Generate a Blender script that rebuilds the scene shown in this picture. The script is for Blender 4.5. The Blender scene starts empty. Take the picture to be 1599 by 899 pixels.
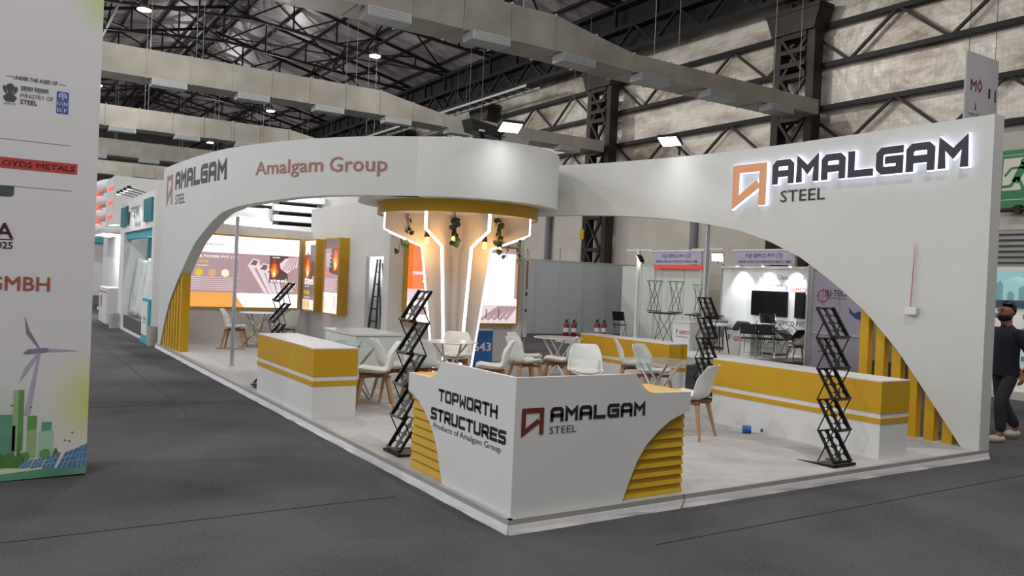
import bpy, bmesh, math, random
from mathutils import Vector, Matrix
random.seed(7)
PI = math.pi
SC = bpy.context.scene
COL = SC.collection

# ------------------------------------------------------------------ camera
cam = bpy.data.cameras.new('camera'); cam.sensor_width = 36.0; cam.lens = 28.465
cam.clip_start = 0.05; cam.clip_end = 300
co = bpy.data.objects.new('camera', cam); COL.objects.link(co)
YAW, PITCH, ROLL = .57408, -.00816, .04302
fw = Vector((math.sin(YAW)*math.cos(PITCH), math.cos(YAW)*math.cos(PITCH), math.sin(PITCH)))
rt = Vector((math.cos(YAW), -math.sin(YAW), 0)); up = rt.cross(fw)
r2 = rt*math.cos(ROLL)+up*math.sin(ROLL); u2 = -rt*math.sin(ROLL)+up*math.cos(ROLL)
mw = Matrix((r2, u2, -fw)).transposed().to_4x4(); mw.translation = Vector((-3.0667, -4.6571, 1.75))
co.matrix_world = mw
SC.camera = co
# ------------------------------------------------------------------ world, view
SC.view_settings.view_transform = 'Standard'; SC.view_settings.look = 'None'
SC.view_settings.gamma = 1; SC.view_settings.use_curve_mapping = False
SC.view_settings.exposure = -0.20
SC.cycles.use_denoising = True
SC.cycles.max_bounces = 6; SC.cycles.transparent_max_bounces = 12
w = bpy.data.worlds.new('hall_daylight'); SC.world = w; w.use_nodes = True
w.node_tree.nodes['Background'].inputs[0].default_value = (0.93, 0.95, 1.0, 1)
w.node_tree.nodes['Background'].inputs[1].default_value = 1.1
HALL_LAMP_W = 255.0; HALL_LAMP_SIDE_W = 460.0
FLOOD_W = 48.0

# ------------------------------------------------------------------ materials
def lin(c):
    return c/12.92 if c <= .04045 else ((c+.055)/1.055)**2.4
def rgb(h):
    h = h.lstrip('#'); return tuple(lin(int(h[i:i+2], 16)/255) for i in (0, 2, 4))
MATS = {}
def mat(name, hexc, rough=.5, metal=0, var=0.0, scale=6.0, bump=0.0, bscale=40.0, spec=.5, hex2=None, stretch=None):
    if name in MATS: return MATS[name]
    m = bpy.data.materials.new(name); m.use_nodes = True; nt = m.node_tree; b = nt.nodes['Principled BSDF']
    c = rgb(hexc); b.inputs['Base Color'].default_value = (*c, 1)
    b.inputs['Roughness'].default_value = rough; b.inputs['Metallic'].default_value = metal
    b.inputs['Specular IOR Level'].default_value = spec
    if var or bump:
        tc = nt.nodes.new('ShaderNodeTexCoord'); vec = tc.outputs['Object']
        if stretch:
            mp = nt.nodes.new('ShaderNodeMapping'); mp.inputs['Scale'].default_value = stretch
            nt.links.new(vec, mp.inputs[0]); vec = mp.outputs[0]
    if var:
        n = nt.nodes.new('ShaderNodeTexNoise'); n.inputs['Scale'].default_value = scale; n.inputs['Detail'].default_value = 5
        nt.links.new(vec, n.inputs['Vector'])
        r = nt.nodes.new('ShaderNodeValToRGB')
        c2 = rgb(hex2) if hex2 else tuple(x*(1-var) for x in c)
        r.color_ramp.elements[0].color = (*c2, 1); r.color_ramp.elements[1].color = (*[min(1, x*(1+var*.4)) for x in c], 1)
        r.color_ramp.elements[0].position = .3; r.color_ramp.elements[1].position = .7
        nt.links.new(n.outputs['Fac'], r.inputs[0]); nt.links.new(r.outputs[0], b.inputs['Base Color'])
    if bump:
        n2 = nt.nodes.new('ShaderNodeTexNoise'); n2.inputs['Scale'].default_value = bscale; n2.inputs['Detail'].default_value = 4
        nt.links.new(vec, n2.inputs['Vector'])
        bp = nt.nodes.new('ShaderNodeBump'); bp.inputs['Strength'].default_value = bump; bp.inputs['Distance'].default_value = .02
        nt.links.new(n2.outputs['Fac'], bp.inputs['Height']); nt.links.new(bp.outputs[0], b.inputs['Normal'])
    MATS[name] = m; return m
def emit(name, hexc, s=1.0):
    if name in MATS: return MATS[name]
    m = bpy.data.materials.new(name); m.use_nodes = True; nt = m.node_tree; b = nt.nodes['Principled BSDF']
    c = (*rgb(hexc), 1)
    b.inputs['Base Color'].default_value = (0.02, 0.02, 0.02, 1)
    b.inputs['Roughness'].default_value = .4
    b.inputs['Emission Color'].default_value = c; b.inputs['Emission Strength'].default_value = s
    MATS[name] = m; return m
def glassy(name, hexc, rough=.05, alpha=.25):
    if name in MATS: return MATS[name]
    m = bpy.data.materials.new(name); m.use_nodes = True; nt = m.node_tree; b = nt.nodes['Principled BSDF']
    b.inputs['Base Color'].default_value = (*rgb(hexc), 1); b.inputs['Roughness'].default_value = rough
    b.inputs['Alpha'].default_value = alpha
    MATS[name] = m; return m

white = mat('white_laminate', '#d9dad9', .42, var=.04, scale=1.5)
white2 = mat('white_paint', '#dadad8', .6, var=.04, scale=2)
fasciam = mat('fascia_paint', '#c9cbc8', .5, var=.04, scale=1.2)
yellow = mat('mustard_paint', '#c59a20', .5, var=.06, scale=3, spec=.3)
yellowtop = mat('mustard_top', '#d9a92c', .4, var=.04, scale=3)
deckm = mat('pale_carpet', '#b5b4b2', .9, var=.10, scale=9, bump=.25, bscale=250)
alum = mat('aluminium', '#b4b4b0', .4, .25, var=.12, scale=5)
fabric_w = mat('skirt_fabric', '#d9d9da', .8, var=.06, scale=7)
black = mat('black_metal', '#121214', .45, .3)
chrome = mat('chrome', '#d4d4d2', .12, 1.0)
whitemetal = mat('white_steel', '#dcdcd8', .3, .2)
shellm = mat('chair_plastic', '#dde1df', .35, var=.03, scale=3)
padm = mat('chair_pad', '#d5d6d0', .65, var=.06, scale=20)
woodm = mat('beech_wood', '#b38a63', .5, var=.25, scale=6, stretch=(12, 12, 1.2), hex2='#96704e')
woodd = mat('beech_wood_dark', '#8a5c3a', .5, var=.25, scale=8)
inkd = mat('dark_ink', '#23242e', .5)
inkb = mat('black_ink', '#1b1a20', .5)
redink = mat('maroon_ink', '#6f2c25', .5)
copper = mat('copper_ink', '#9c6a5c', .5)
silver = mat('silver_pole', '#c4c6c8', .25, .8)

# ------------------------------------------------------------------ mesh builder
class MB:
    def __init__(s): s.v = []; s.f = []; s.sm = []
    def add(s, vs, fs, smooth=False):
        o = len(s.v); s.v += [tuple(p) for p in vs]
        s.f += [tuple(i+o for i in f) for f in fs]; s.sm += [smooth]*len(fs); return s
    def hexa(s, p):  # 8 points: bottom 0-3 ccw, top 4-7
        return s.add(p, [(3, 2, 1, 0), (4, 5, 6, 7), (0, 1, 5, 4), (1, 2, 6, 5), (2, 3, 7, 6), (3, 0, 4, 7)])
    def box(s, x0, x1, y0, y1, z0, z1):
        return s.hexa([(x0,y0,z0),(x1,y0,z0),(x1,y1,z0),(x0,y1,z0),(x0,y0,z1),(x1,y0,z1),(x1,y1,z1),(x0,y1,z1)])
    def bar(s, a, b, w=.05, h=None, upv=(0, 0, 1)):
        a = Vector(a); b = Vector(b); h = h or w; d = (b-a)
        if d.length < 1e-6: return s
        d.normalize(); u = Vector(upv)
        if abs(d.dot(u)) > .98: u = Vector((1, 0, 0))
        x = d.cross(u).normalized(); y = x.cross(d).normalized()
        p = []
        for c in (a, b):
            for sx, sy in ((-1, -1), (1, -1), (1, 1), (-1, 1)): p.append(c+x*sx*w/2+y*sy*h/2)
        return s.hexa(p)
    def tube(s, pts, r, n=8, cap=True, smooth=True):
        pts = [Vector(p) for p in pts]; rs = r if isinstance(r, (list, tuple)) else [r]*len(pts)
        vs = []; fs = []; prev = None
        for i, p in enumerate(pts):
            d = (pts[min(i+1, len(pts)-1)]-pts[max(i-1, 0)]).normalized()
            if prev is None:
                u = Vector((0, 0, 1)) if abs(d.z) < .9 else Vector((1, 0, 0)); x = d.cross(u).normalized()
            else: x = (prev-d*prev.dot(d)).normalized()
            prev = x; y = d.cross(x)
            for k in range(n):
                a = 2*PI*k/n; vs.append(p+(x*math.cos(a)+y*math.sin(a))*rs[i])
        for i in range(len(pts)-1):
            for k in range(n):
                fs.append((i*n+k, i*n+(k+1) % n, (i+1)*n+(k+1) % n, (i+1)*n+k))
        if cap:
            fs.append(tuple(range(n-1, -1, -1))); m = (len(pts)-1)*n; fs.append(tuple(m+k for k in range(n)))
        return s.add(vs, fs, smooth)
    def lathe(s, prof, c=(0, 0, 0), n=16, smooth=True):
        vs = []; fs = []
        for r, z in prof:
            for k in range(n):
                a = 2*PI*k/n; vs.append((c[0]+r*math.cos(a), c[1]+r*math.sin(a), c[2]+z))
        for i in range(len(prof)-1):
            for k in range(n):
                fs.append((i*n+k, i*n+(k+1) % n, (i+1)*n+(k+1) % n, (i+1)*n+k))
        return s.add(vs, fs, smooth)
    def prism(s, poly, fm, n0, n1):
        """poly: list of (u,v) (ccw); fm maps (u,v,n) to a point; between depths n0<n1."""
        k = len(poly)
        vs = [fm(u, v, n0) for u, v in poly]+[fm(u, v, n1) for u, v in poly]
        fs = [tuple(range(k-1, -1, -1)), tuple(range(k, 2*k))]+[(i, (i+1) % k, k+(i+1) % k, k+i) for i in range(k)]
        return s.add(vs, fs)
    def build(s, name, m, parent=None, loc=None):
        me = bpy.data.meshes.new(name); me.from_pydata(s.v, [], s.f); me.materials.append(m)
        for p, q in zip(me.polygons, s.sm): p.use_smooth = q
        bm = bmesh.new(); bm.from_mesh(me); bmesh.ops.recalc_face_normals(bm, faces=bm.faces[:]); bm.to_mesh(me); bm.free()
        if any(s.sm): me.set_sharp_from_angle(angle=math.radians(38))
        o = bpy.data.objects.new(name, me); COL.objects.link(o)
        if parent: o.parent = parent
        if loc: o.location = loc
        return o
def boxo(name, m, parent, *d): return MB().box(*d).build(name, m, parent)
def link(name, me, parent=None):
    o = bpy.data.objects.new(name, me); COL.objects.link(o)
    if parent: o.parent = parent
    return o
def thing(name, label, cat, loc=(0, 0, 0), rotz=0, group=None):
    o = bpy.data.objects.new(name, None); COL.objects.link(o); o.empty_display_size = .1
    o.location = loc; o.rotation_euler = (0, 0, rotz); o['label'] = label; o['category'] = cat; o['kind'] = 'thing'
    if group: o['group'] = group
    return o
def tag(o, label, cat, group=None, kind='thing'):
    o['label'] = label; o['category'] = cat; o['kind'] = kind
    if group: o['group'] = group
    return o
def struct(o, label):
    o['kind'] = 'structure'; o['label'] = label; return o
def dup(root, loc=None, rotz=None, label=None, group=None):
    r = root.copy(); COL.objects.link(r)
    if loc is not None: r.location = loc
    if rotz is not None: r.rotation_euler = (0, 0, rotz)
    if label: r['label'] = label
    if group: r['group'] = group
    for ch in list(root.children):
        c = ch.copy(); COL.objects.link(c); c.parent = r
        for g in ch.children:
            d = g.copy(); COL.objects.link(d); d.parent = c
    return r
def bevel(o, w=.01, seg=2):
    md = o.modifiers.new('edge', 'BEVEL'); md.width = w; md.segments = seg; md.limit_method = 'ANGLE'; return o

# plane frames for flat print: fm(u, v, n)
def plane(o, u, v, n):
    o, u, v, n = Vector(o), Vector(u), Vector(v), Vector(n)
    return lambda a, b, c: o+u*a+v*b+n*c

# text in Blender's built-in font
def text(s, fm, u0, v0, h, m, parent, width=None, bold=0.0, align='l', name='lettering', n0=.001, n1=.003, step=None):
    cu = bpy.data.curves.new('t', 'FONT'); cu.body = s; cu.size = 1.0; cu.resolution_u = 2; cu.offset = min(0, bold)
    o = bpy.data.objects.new('t', cu); COL.objects.link(o)
    dg = bpy.context.evaluated_depsgraph_get(); me = bpy.data.meshes.new_from_object(o.evaluated_get(dg))
    bpy.data.objects.remove(o); bpy.data.curves.remove(cu)
    vs = [v.co.copy() for v in me.vertices]; fs = [tuple(p.vertices) for p in me.polygons]; bpy.data.meshes.remove(me)
    if not vs: return None
    x0 = min(v.x for v in vs); x1 = max(v.x for v in vs); k = h/.727
    kx = width/(x1-x0) if width else k
    if align == 'c': u0 -= (x1-x0)*kx/2
    if align == 'r': u0 -= (x1-x0)*kx
    b = MB()
    for i, (dx, dy) in enumerate(((0, 0), (-1, -.6), (1, -.6), (-1, .6), (1, .6)) if bold > 0 else ((0, 0),)):
        b.add([fm(u0+(v.x-x0+dx*bold)*kx, v0+(v.y+dy*bold)*k, n1+i*.0003) for v in vs], fs)
    return b.build(name, m, parent)

# block lettering drawn with thick strokes
CH = .16
GL = {
 'A': [[(0,0),(0,.84),(.16,1),(.84,1),(1,.84),(1,0)], [(0,.4),(1,.4)]],
 'M': [[(0,0),(0,1),(.5,.48),(1,1),(1,0)]],
 'L': [[(0,1),(0,0),(1,0)]],
 'G': [[(1,1),(.16,1),(0,.84),(0,.16),(.16,0),(1,0),(1,.52),(.45,.52)]],
 'T': [[(0,1),(1,1)], [(.5,1),(.5,0)]],
 'O': [[(.5,1),(.1,1),(0,.9),(0,.1),(.1,0),(.9,0),(1,.1),(1,.9),(.9,1),(.5,1)]],
 'P': [[(0,0),(0,1),(.9,1),(1,.9),(1,.5),(.9,.4),(0,.4)]],
 'W': [[(0,1),(.08,0),(.5,.55),(.92,0),(1,1)]],
 'R': [[(0,0),(0,1),(.9,1),(1,.9),(1,.5),(.9,.4),(0,.4)], [(.45,.4),(1,0)]],
 'H': [[(0,0),(0,1)], [(1,0),(1,1)], [(0,.5),(1,.5)]],
 'S': [[(1,1),(.1,1),(0,.9),(0,.6),(.1,.5),(.9,.5),(1,.4),(1,.1),(.9,0),(0,0)]],
 'U': [[(0,1),(0,.1),(.1,0),(.9,0),(1,.1),(1,1)]],
 'C': [[(1,1),(.1,1),(0,.9),(0,.1),(.1,0),(1,0)]],
 'E': [[(1,1),(0,1),(0,0),(1,0)], [(0,.5),(.9,.5)]],
 '#': [[(1,0),(1,1),(0,1),(0,0),(.74,.46)]],
}
def stroke(b, pts, t, fm, n0, n1):
    P = [Vector(p).to_2d() if len(p) == 3 else Vector(p) for p in pts]; k = len(P); Lf = []; Rt = []
    if (P[0]-P[-1]).length > 1e-5:
        P[0] = P[0]+(P[0]-P[1]).normalized()*t/2; P[-1] = P[-1]+(P[-1]-P[-2]).normalized()*t/2
    for i in range(k):
        d0 = (P[i]-P[i-1]).normalized() if i else None
        d1 = (P[i+1]-P[i]).normalized() if i < k-1 else None
        if d0 is None: d0 = d1
        if d1 is None: d1 = d0
        n_0 = Vector((-d0.y, d0.x)); n_1 = Vector((-d1.y, d1.x)); mvec = (n_0+n_1)
        if mvec.length < .05: mvec = n_0
        mvec.normalize(); sc = min(1/max(.2, mvec.dot(n_0)), 1.9)
        Lf.append(P[i]+mvec*t/2*sc); Rt.append(P[i]-mvec*t/2*sc)
    for i in range(k-1):
        b.prism([Rt[i], Rt[i+1], Lf[i+1], Lf[i]], fm, n0, n1)
def block(s, fm, u0, v0, cw, h, t, gap, m, parent, n0=.001, n1=.003, per_letter=None):
    """block lettering; per_letter(b, name) makes a part for each letter, else one print"""
    b = MB(); u = u0; outs = []
    for chh in s:
        if chh == ' ': u += cw*.6; continue
        if per_letter: b = MB()
        for pl in GL[chh]:
            stroke(b, [(u+t/2+x*(cw-t), v0+t/2+y*(h-t)) for x, y in pl], t, fm, n0, n1)
        if per_letter: outs.append(per_letter(b))
        u += cw+gap
    if not per_letter: outs.append(b.build('lettering', m, parent))
    return outs

# ------------------------------------------------------------------ setting: floor, walls, roof
def hall_floor():
    m = bpy.data.materials.new('hall_carpet'); m.use_nodes = True; nt = m.node_tree; b = nt.nodes['Principled BSDF']
    b.inputs['Roughness'].default_value = .95; b.inputs['Specular IOR Level'].default_value = .15
    tc = nt.nodes.new('ShaderNodeTexCoord')
    a = nt.nodes.new('ShaderNodeTexNoise'); a.inputs['Scale'].default_value = .7; a.inputs['Detail'].default_value = 6
    c = nt.nodes.new('ShaderNodeTexNoise'); c.inputs['Scale'].default_value = 55; c.inputs['Detail'].default_value = 4
    for n in (a, c): nt.links.new(tc.outputs['Object'], n.inputs['Vector'])
    mx = nt.nodes.new('ShaderNodeMath'); mx.operation = 'ADD'; sc = nt.nodes.new('ShaderNodeMath'); sc.operation = 'MULTIPLY'; sc.inputs[1].default_value = .8
    nt.links.new(c.outputs['Fac'], sc.inputs[0]); nt.links.new(a.outputs['Fac'], mx.inputs[0]); nt.links.new(sc.outputs[0], mx.inputs[1])
    r = nt.nodes.new('ShaderNodeValToRGB'); r.color_ramp.elements[0].position = .6; r.color_ramp.elements[1].position = 1.2
    r.color_ramp.elements[0].color = (*rgb('#38373b'), 1); r.color_ramp.elements[1].color = (*rgb('#565558'), 1)
    nt.links.new(mx.outputs[0], r.inputs[0]); nt.links.new(r.outputs[0], b.inputs['Base Color'])
    bp = nt.nodes.new('ShaderNodeBump'); bp.inputs['Strength'].default_value = .3
    nt.links.new(c.outputs['Fac'], bp.inputs['Height']); nt.links.new(bp.outputs[0], b.inputs['Normal'])
    return m
carp = hall_floor()
struct(MB().box(-22, 18, -16, 76, -.2, 0).build('floor', carp), 'dark grey carpet of the exhibition hall')
seamm = mat('carpet_seam', '#2f2f31', .95)
seam = thing('carpet_joint', 'thin dark joint lines between the grey carpet lengths of the aisle', 'carpet joint')
for i, (x, y0, y1) in enumerate(((-1.0, 5.6, 30), (-2.9, 3.4, 12))):
    boxo('joint', seamm, seam, x, x+.012, y0, y1, 0, .003)
for i, (y, x0, x1) in enumerate(((-.62, .8, 9), (1.2, -4, -.3), (6.3, -3, -.35), (-2.2, -2, 9))):
    boxo('joint', seamm, seam, x0, x1, y, y+.012, 0, .003)

def foil_mat():
    m = mat('roof_foil', '#c9bec1', .4, .2, var=.35, scale=1.1, bump=1.0, bscale=1.6, stretch=(.6, 1.6, 1), hex2='#857a7e'); return m
def insul_mat():
    m = bpy.data.materials.new('wall_insulation'); m.use_nodes = True; nt = m.node_tree; b = nt.nodes['Principled BSDF']
    b.inputs['Roughness'].default_value = .4; b.inputs['Metallic'].default_value = .15
    tc = nt.nodes.new('ShaderNodeTexCoord'); sep = nt.nodes.new('ShaderNodeSeparateXYZ'); nt.links.new(tc.outputs['Object'], sep.inputs[0])
    def line(out, step, wd):
        a = nt.nodes.new('ShaderNodeMath'); a.operation = 'DIVIDE'; a.inputs[1].default_value = step; nt.links.new(out, a.inputs[0])
        f = nt.nodes.new('ShaderNodeMath'); f.operation = 'FRACT'; nt.links.new(a.outputs[0], f.inputs[0])
        g = nt.nodes.new('ShaderNodeMath'); g.operation = 'LESS_THAN'; g.inputs[1].default_value = wd; nt.links.new(f.outputs[0], g.inputs[0]); return g
    g1 = line(sep.outputs[1], .14, .10); g2 = line(sep.outputs[2], .14, .10)
    mxm = nt.nodes.new('ShaderNodeMath'); mxm.operation = 'MAXIMUM'; nt.links.new(g1.outputs[0], mxm.inputs[0]); nt.links.new(g2.outputs[0], mxm.inputs[1])
    mp = nt.nodes.new('ShaderNodeMapping'); mp.inputs['Scale'].default_value = (1, .35, .9); nt.links.new(tc.outputs['Object'], mp.inputs[0])
    n = nt.nodes.new('ShaderNodeTexNoise'); n.inputs['Scale'].default_value = .9; n.inputs['Detail'].default_value = 8; n.inputs['Roughness'].default_value = .65
    nt.links.new(mp.outputs[0], n.inputs['Vector'])
    r = nt.nodes.new('ShaderNodeValToRGB'); e = r.color_ramp.elements
    e[0].position = .36; e[0].color = (*rgb('#82735f'), 1); e[1].position = .58; e[1].color = (*rgb('#cdc6bb'), 1)
    nt.links.new(n.outputs['Fac'], r.inputs[0])
    mix = nt.nodes.new('ShaderNodeMix'); mix.data_type = 'RGBA'; mix.blend_type = 'MULTIPLY'; mix.inputs[7].default_value = (.84, .82, .80, 1)
    nt.links.new(mxm.outputs[0], mix.inputs[0]); nt.links.new(r.outputs[0], mix.inputs[6]); nt.links.new(mix.outputs[2], b.inputs['Base Color'])
    n2 = nt.nodes.new('ShaderNodeTexNoise'); n2.inputs['Scale'].default_value = 3; nt.links.new(tc.outputs['Object'], n2.inputs['Vector'])
    bp = nt.nodes.new('ShaderNodeBump'); bp.inputs['Strength'].default_value = .5; bp.inputs['Distance'].default_value = .06
    nt.links.new(n2.outputs['Fac'], bp.inputs['Height']); nt.links.new(bp.outputs[0], b.inputs['Normal'])
    return m
XW = 17.5; EZ = 12.7; RX, RZ = 6.7, 15.2
plaster = mat('wall_plaster', '#c3bdb2', .85, var=.10, scale=.8)
wr = struct(MB().box(XW, XW+.3, -12, 76, -.2, 6.0).build('wall_right', plaster), 'plain beige lower part of the right hall wall')
struct(MB().box(XW+.04, XW+.3, -12, 76, 6.0, EZ+.3).build('wall_right_upper', insul_mat()), 'stained silvery insulation with wire mesh on the upper hall wall')
struct(MB().box(-22, 18, 75.6, 76, -.2, 16).build('wall_far', mat('far_wall', '#4b4646', .8)), 'dark far end wall of the hall')
struct(MB().box(-22, 18, -16.4, -16, -.2, 16).build('wall_near_added', mat('near_wall_added', '#8d8883', .85)), 'hall wall added out of view behind the camera to shut out light')  # unseen, added so ambient light enters only from the left
foil = foil_mat()
roof = MB()
roof.add([(RX,-16,RZ),(XW+.3,-16,EZ-.04),(XW+.3,76,EZ-.04),(RX,76,RZ),(RX,-16,RZ+.1),(XW+.3,-16,EZ+.06),(XW+.3,76,EZ+.06),(RX,76,RZ+.1)],
         [(0,1,2,3),(7,6,5,4),(0,4,5,1),(2,6,7,3),(1,5,6,2),(0,3,7,4)])
struct(roof.build('ceiling', foil), 'silver foil insulation under the right slope of the roof')
roof = MB(); LX = -4.1
roof.add([(LX,-16,EZ),(RX,-16,RZ),(RX,76,RZ),(LX,76,EZ),(LX,-16,EZ+.1),(RX,-16,RZ+.1),(RX,76,RZ+.1),(LX,76,EZ+.1)],
         [(0,1,2,3),(7,6,5,4),(0,4,5,1),(2,6,7,3),(1,5,6,2),(0,3,7,4)])
struct(roof.build('ceiling_left_slope', foil), 'silver foil insulation under the left slope of the roof')
roof = MB()
roof.add([(LX-14,-16,RZ),(LX,-16,EZ),(LX,76,EZ),(LX-14,76,RZ),(LX-14,-16,RZ+.1),(LX,-16,EZ+.1),(LX,76,EZ+.1),(LX-14,76,RZ+.1)],
         [(0,1,2,3),(7,6,5,4),(0,4,5,1),(2,6,7,3),(1,5,6,2),(0,3,7,4)])
struct(roof.build('ceiling_next_bay', foil), 'foil lined roof slope of the neighbouring hall bay')

steel = mat('dark_steel', '#1d1a1c', .55, .5, var=.2, scale=3)
steelb = mat('rusty_steel', '#37302c', .6, .4, var=.3, scale=2, hex2='#241d1a')
def slope_z(x):
    return EZ+(x-LX)/(RX-LX)*(RZ-EZ) if x < RX else EZ+(XW-x)/(XW-RX)*(RZ-EZ)
# roof trusses: one made, the rest copied
ORD = ['nearest','second','third','fourth','fifth','sixth','seventh','eighth','ninth','tenth','eleventh','twelfth','thirteenth']
ty = [14.9+4.6*i for i in range(12)]
tr = thing('roof_truss', 'black steel roof truss, nearest of the row under the foil roof', 'roof truss', (0, ty[0], 0), 0, 'roof trusses under the foil roof')
xs = [XW-.4-i*1.06 for i in range(21)]
def bz(x): return EZ-.35+max(0, min((XW-.4-x), (x-LX)))*.085
for a, b_ in ((XW-.3, RX), (RX, LX)):
    MB().bar((a,0,slope_z(a)-.22),(b_,0,slope_z(b_)-.22),.12,.14).build('top_chord', steel, tr)
    MB().bar((a,0,bz(a)),(b_,0,bz(b_)),.12,.12).build('bottom_chord', steel, tr)
for i, x in enumerate(xs):
    if i % 2 == 0: MB().bar((x,0,bz(x)),(x,0,slope_z(x)-.22),.07).build('brace', steel, tr)
    if i % 2 == 0 and i+2 < len(xs):
        x2 = xs[i+2]
        if x > RX: MB().bar((x,0,slope_z(x)-.22),(x2,0,bz(x2)),.07).build('brace', steel, tr)
        else: MB().bar((x,0,bz(x)),(x2,0,slope_z(x2)-.22),.07).build('brace', steel, tr)
for i, y in enumerate(ty[1:]):
    dup(tr, (0, y, 0), 0, 'black steel roof truss, %s of the row counted from the camera side' % ORD[i+1])
# purlins and longitudinal bracing, ridge
for i in range(12):
    x = XW-1.2-i*1.75
    tag(MB().bar((x,4,slope_z(x)-.08),(x,75,slope_z(x)-.08),.09,.12).build('roof_purlin', steel), 'long steel purlin under the foil roof, %s from the right wall' % ORD[i], 'purlin', 'roof purlins')
tag(MB().bar((RX,4,RZ-.45),(RX,75,RZ-.45),.32,.3).build('ridge_beam', steel), 'thick dark ridge beam along the top of the roof', 'beam')
for j, (x0, zt, zb) in enumerate(((12.2, slope_z(12.2)-.25, bz(12.2)), (1.2, slope_z(1.2)-.25, bz(1.2)))):
    lg = thing('bracing_truss', 'long bracing truss running %s under the roof' % ('along the right slope', 'along the left slope')[j], 'truss', (x0, 0, 0), 0, 'long bracing trusses')
    MB().bar((0,12,zb),(0,75,zb),.1).build('bottom_chord', steel, lg)
    for k in range(13):
        y = ty[0]+k*4.6
        if k < 12:
            MB().bar((0,y,zb),(0,y+2.3,zt),.07).build('brace', steel, lg); MB().bar((0,y+2.3,zt),(0,y+4.6,zb),.07).build('brace', steel, lg)
# diagonal wind braces in the roof plane (right slope)
for k in range(6):
    y = ty[0]+k*9.2; t = thing('wind_bracing', 'crossed thin wind braces below the roof, %s bay from the camera' % ORD[k].replace('nearest', 'first'), 'brace', (0, y, 0), 0, 'roof wind braces')
    for xa, xb in ((XW-1, RX+.6), (RX+.6, XW-1)): MB().bar((xa,.2,slope_z(xa)-.4),(xb,9.0,slope_z(xb)-.4),.06).build('brace', steel, t)

# crane girder along the right wall
cg = thing('crane_girder', 'deep dark lattice girder running along the top of the right wall', 'girder', (16.75, 0, 0))
for nm, zz in (('bottom_chord', 10.55), ('middle_chord', 11.45), ('top_chord', 12.35)):
    MB().bar((0,2,zz),(0,75,zz),.28,.16).build(nm, steel, cg)
boxo('web_plate', steel, cg, .25, .3, 2, 75, 10.6, 12.5)
for k in range(24):
    y = 8+k*2.3
    MB().bar((-.05,y,10.55),(-.05,y+1.15,11.45),.09).build('brace', steel, cg)
    MB().bar((-.05,y+1.15,11.45),(-.05,y+2.3,10.55),.09).build('brace', steel, cg)
    MB().bar((0,y,11.45),(0,y,12.35),.12).build('post', steel, cg)
ct = thing('cable_ladder', 'hanging cable ladder tray under the crane girder', 'cable tray', (16.1, 0, 10.0))
for x in (-.35, .35): boxo('rail', alum, ct, x-.02, x+.02, 24, 44, 0, .1)
for k in range(28): boxo('rung', alum, ct, -.35, .35, 24.4+k*.7, 24.44+k*.7, .02, .06)
for k in range(6): boxo('hanger', steel, ct, -.37, -.34, 25+k*3.6, 25.03+k*3.6, .1, .6)

# lattice wall columns
def wall_column(y, label, big=True):
    t = thing('lattice_column', label, 'steel column', (17.1, y, 0), 0, 'lattice columns along the right wall')
    for s in (-1, 1):
        yy = s*.60
        boxo('flange', steelb, t, -.2, .2, yy-.13, yy+.13, 0, 9.6)
    z = .6; k = 0
    while z < 9.2:
        z2 = min(z+1.25, 9.4)
        MB().bar((-.2,-.45,z),(-.2,.45,z2),.09).build('lacing', steelb, t); MB().bar((-.14,.45,z),(-.14,-.45,z2),.09).build('lacing', steelb, t)
        boxo('batten', steelb, t, -.24, .2, -.45, .45, z2-.06, z2+.09)
        z = z2+.02; k += 1
    for a in (8.5, 8.9): boxo('plate', steelb, t, -.25, .2, -.45, .45, a, a+.14)
    b = MB(); b.hexa([(-.3,-.75,9.5),(.3,-.75,9.5),(.3,.75,9.5),(-.3,.75,9.5),(-.34,-.95,10.1),(.3,-.95,10.1),(.3,.95,10.1),(-.34,.95,10.1)]); b.build('capital', steelb, t)
    boxo('capital_plate', steelb, t, -.38, .3, -.98, .98, 10.1, 10.22)
    for s in (-1, 1): boxo('upper_post', steel, t, -.1, .2, s*.3-.1, s*.3+.1, 10.22, 10.46)
    return t
c0 = wall_column(11.3, 'dark lattice column behind the right end of the nearest duct')
# valve/meter strap seen on the far column
c1 = dup(c0, (17.1, 20.5, 0), 0, 'dark lattice column seen through the right arch opening')
boxo('yellow_tag', yellow, c1, -.33, -.29, .45, .68, 3.55, 3.95)
for i, yy in enumerate((29.7, 38.9, 48.1, 57.3, 2.1)):
    dup(c0, (17.1, yy, 0), 0, ('dark lattice column %s' % ('third along the wall, behind the drum', 'fourth along the right wall', 'fifth along the right wall', 'sixth along the right wall', 'at the near end of the right wall')[i]))
# girt trusses on the wall
def girt(zt, zb, label, y0=-4, y1=58):
    t = thing('wall_girt', label, 'girt truss', (17.35, 0, 0), 0, 'zigzag girts along the right wall')
    boxo('top_chord', steel, t, -.06, .06, y0, y1, zt-.07, zt+.07); boxo('bottom_chord', steel, t, -.06, .06, y0, y1, zb-.07, zb+.07)
    y = 6.82; st = 1.45
    y -= 6*st
    k = 0
    while y < y1-st:
        a, b = (zb, zt) if k % 2 == 0 else (zt, zb)
        MB().bar((0,y,a),(0,y+st,b),.075).build('brace', steelb, t); y += st; k += 1
girt(9.62, 8.48, 'black zigzag girt high on the right wall')
girt(7.22, 6.08, 'black zigzag girt at the level of the ducts on the right wall')

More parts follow.
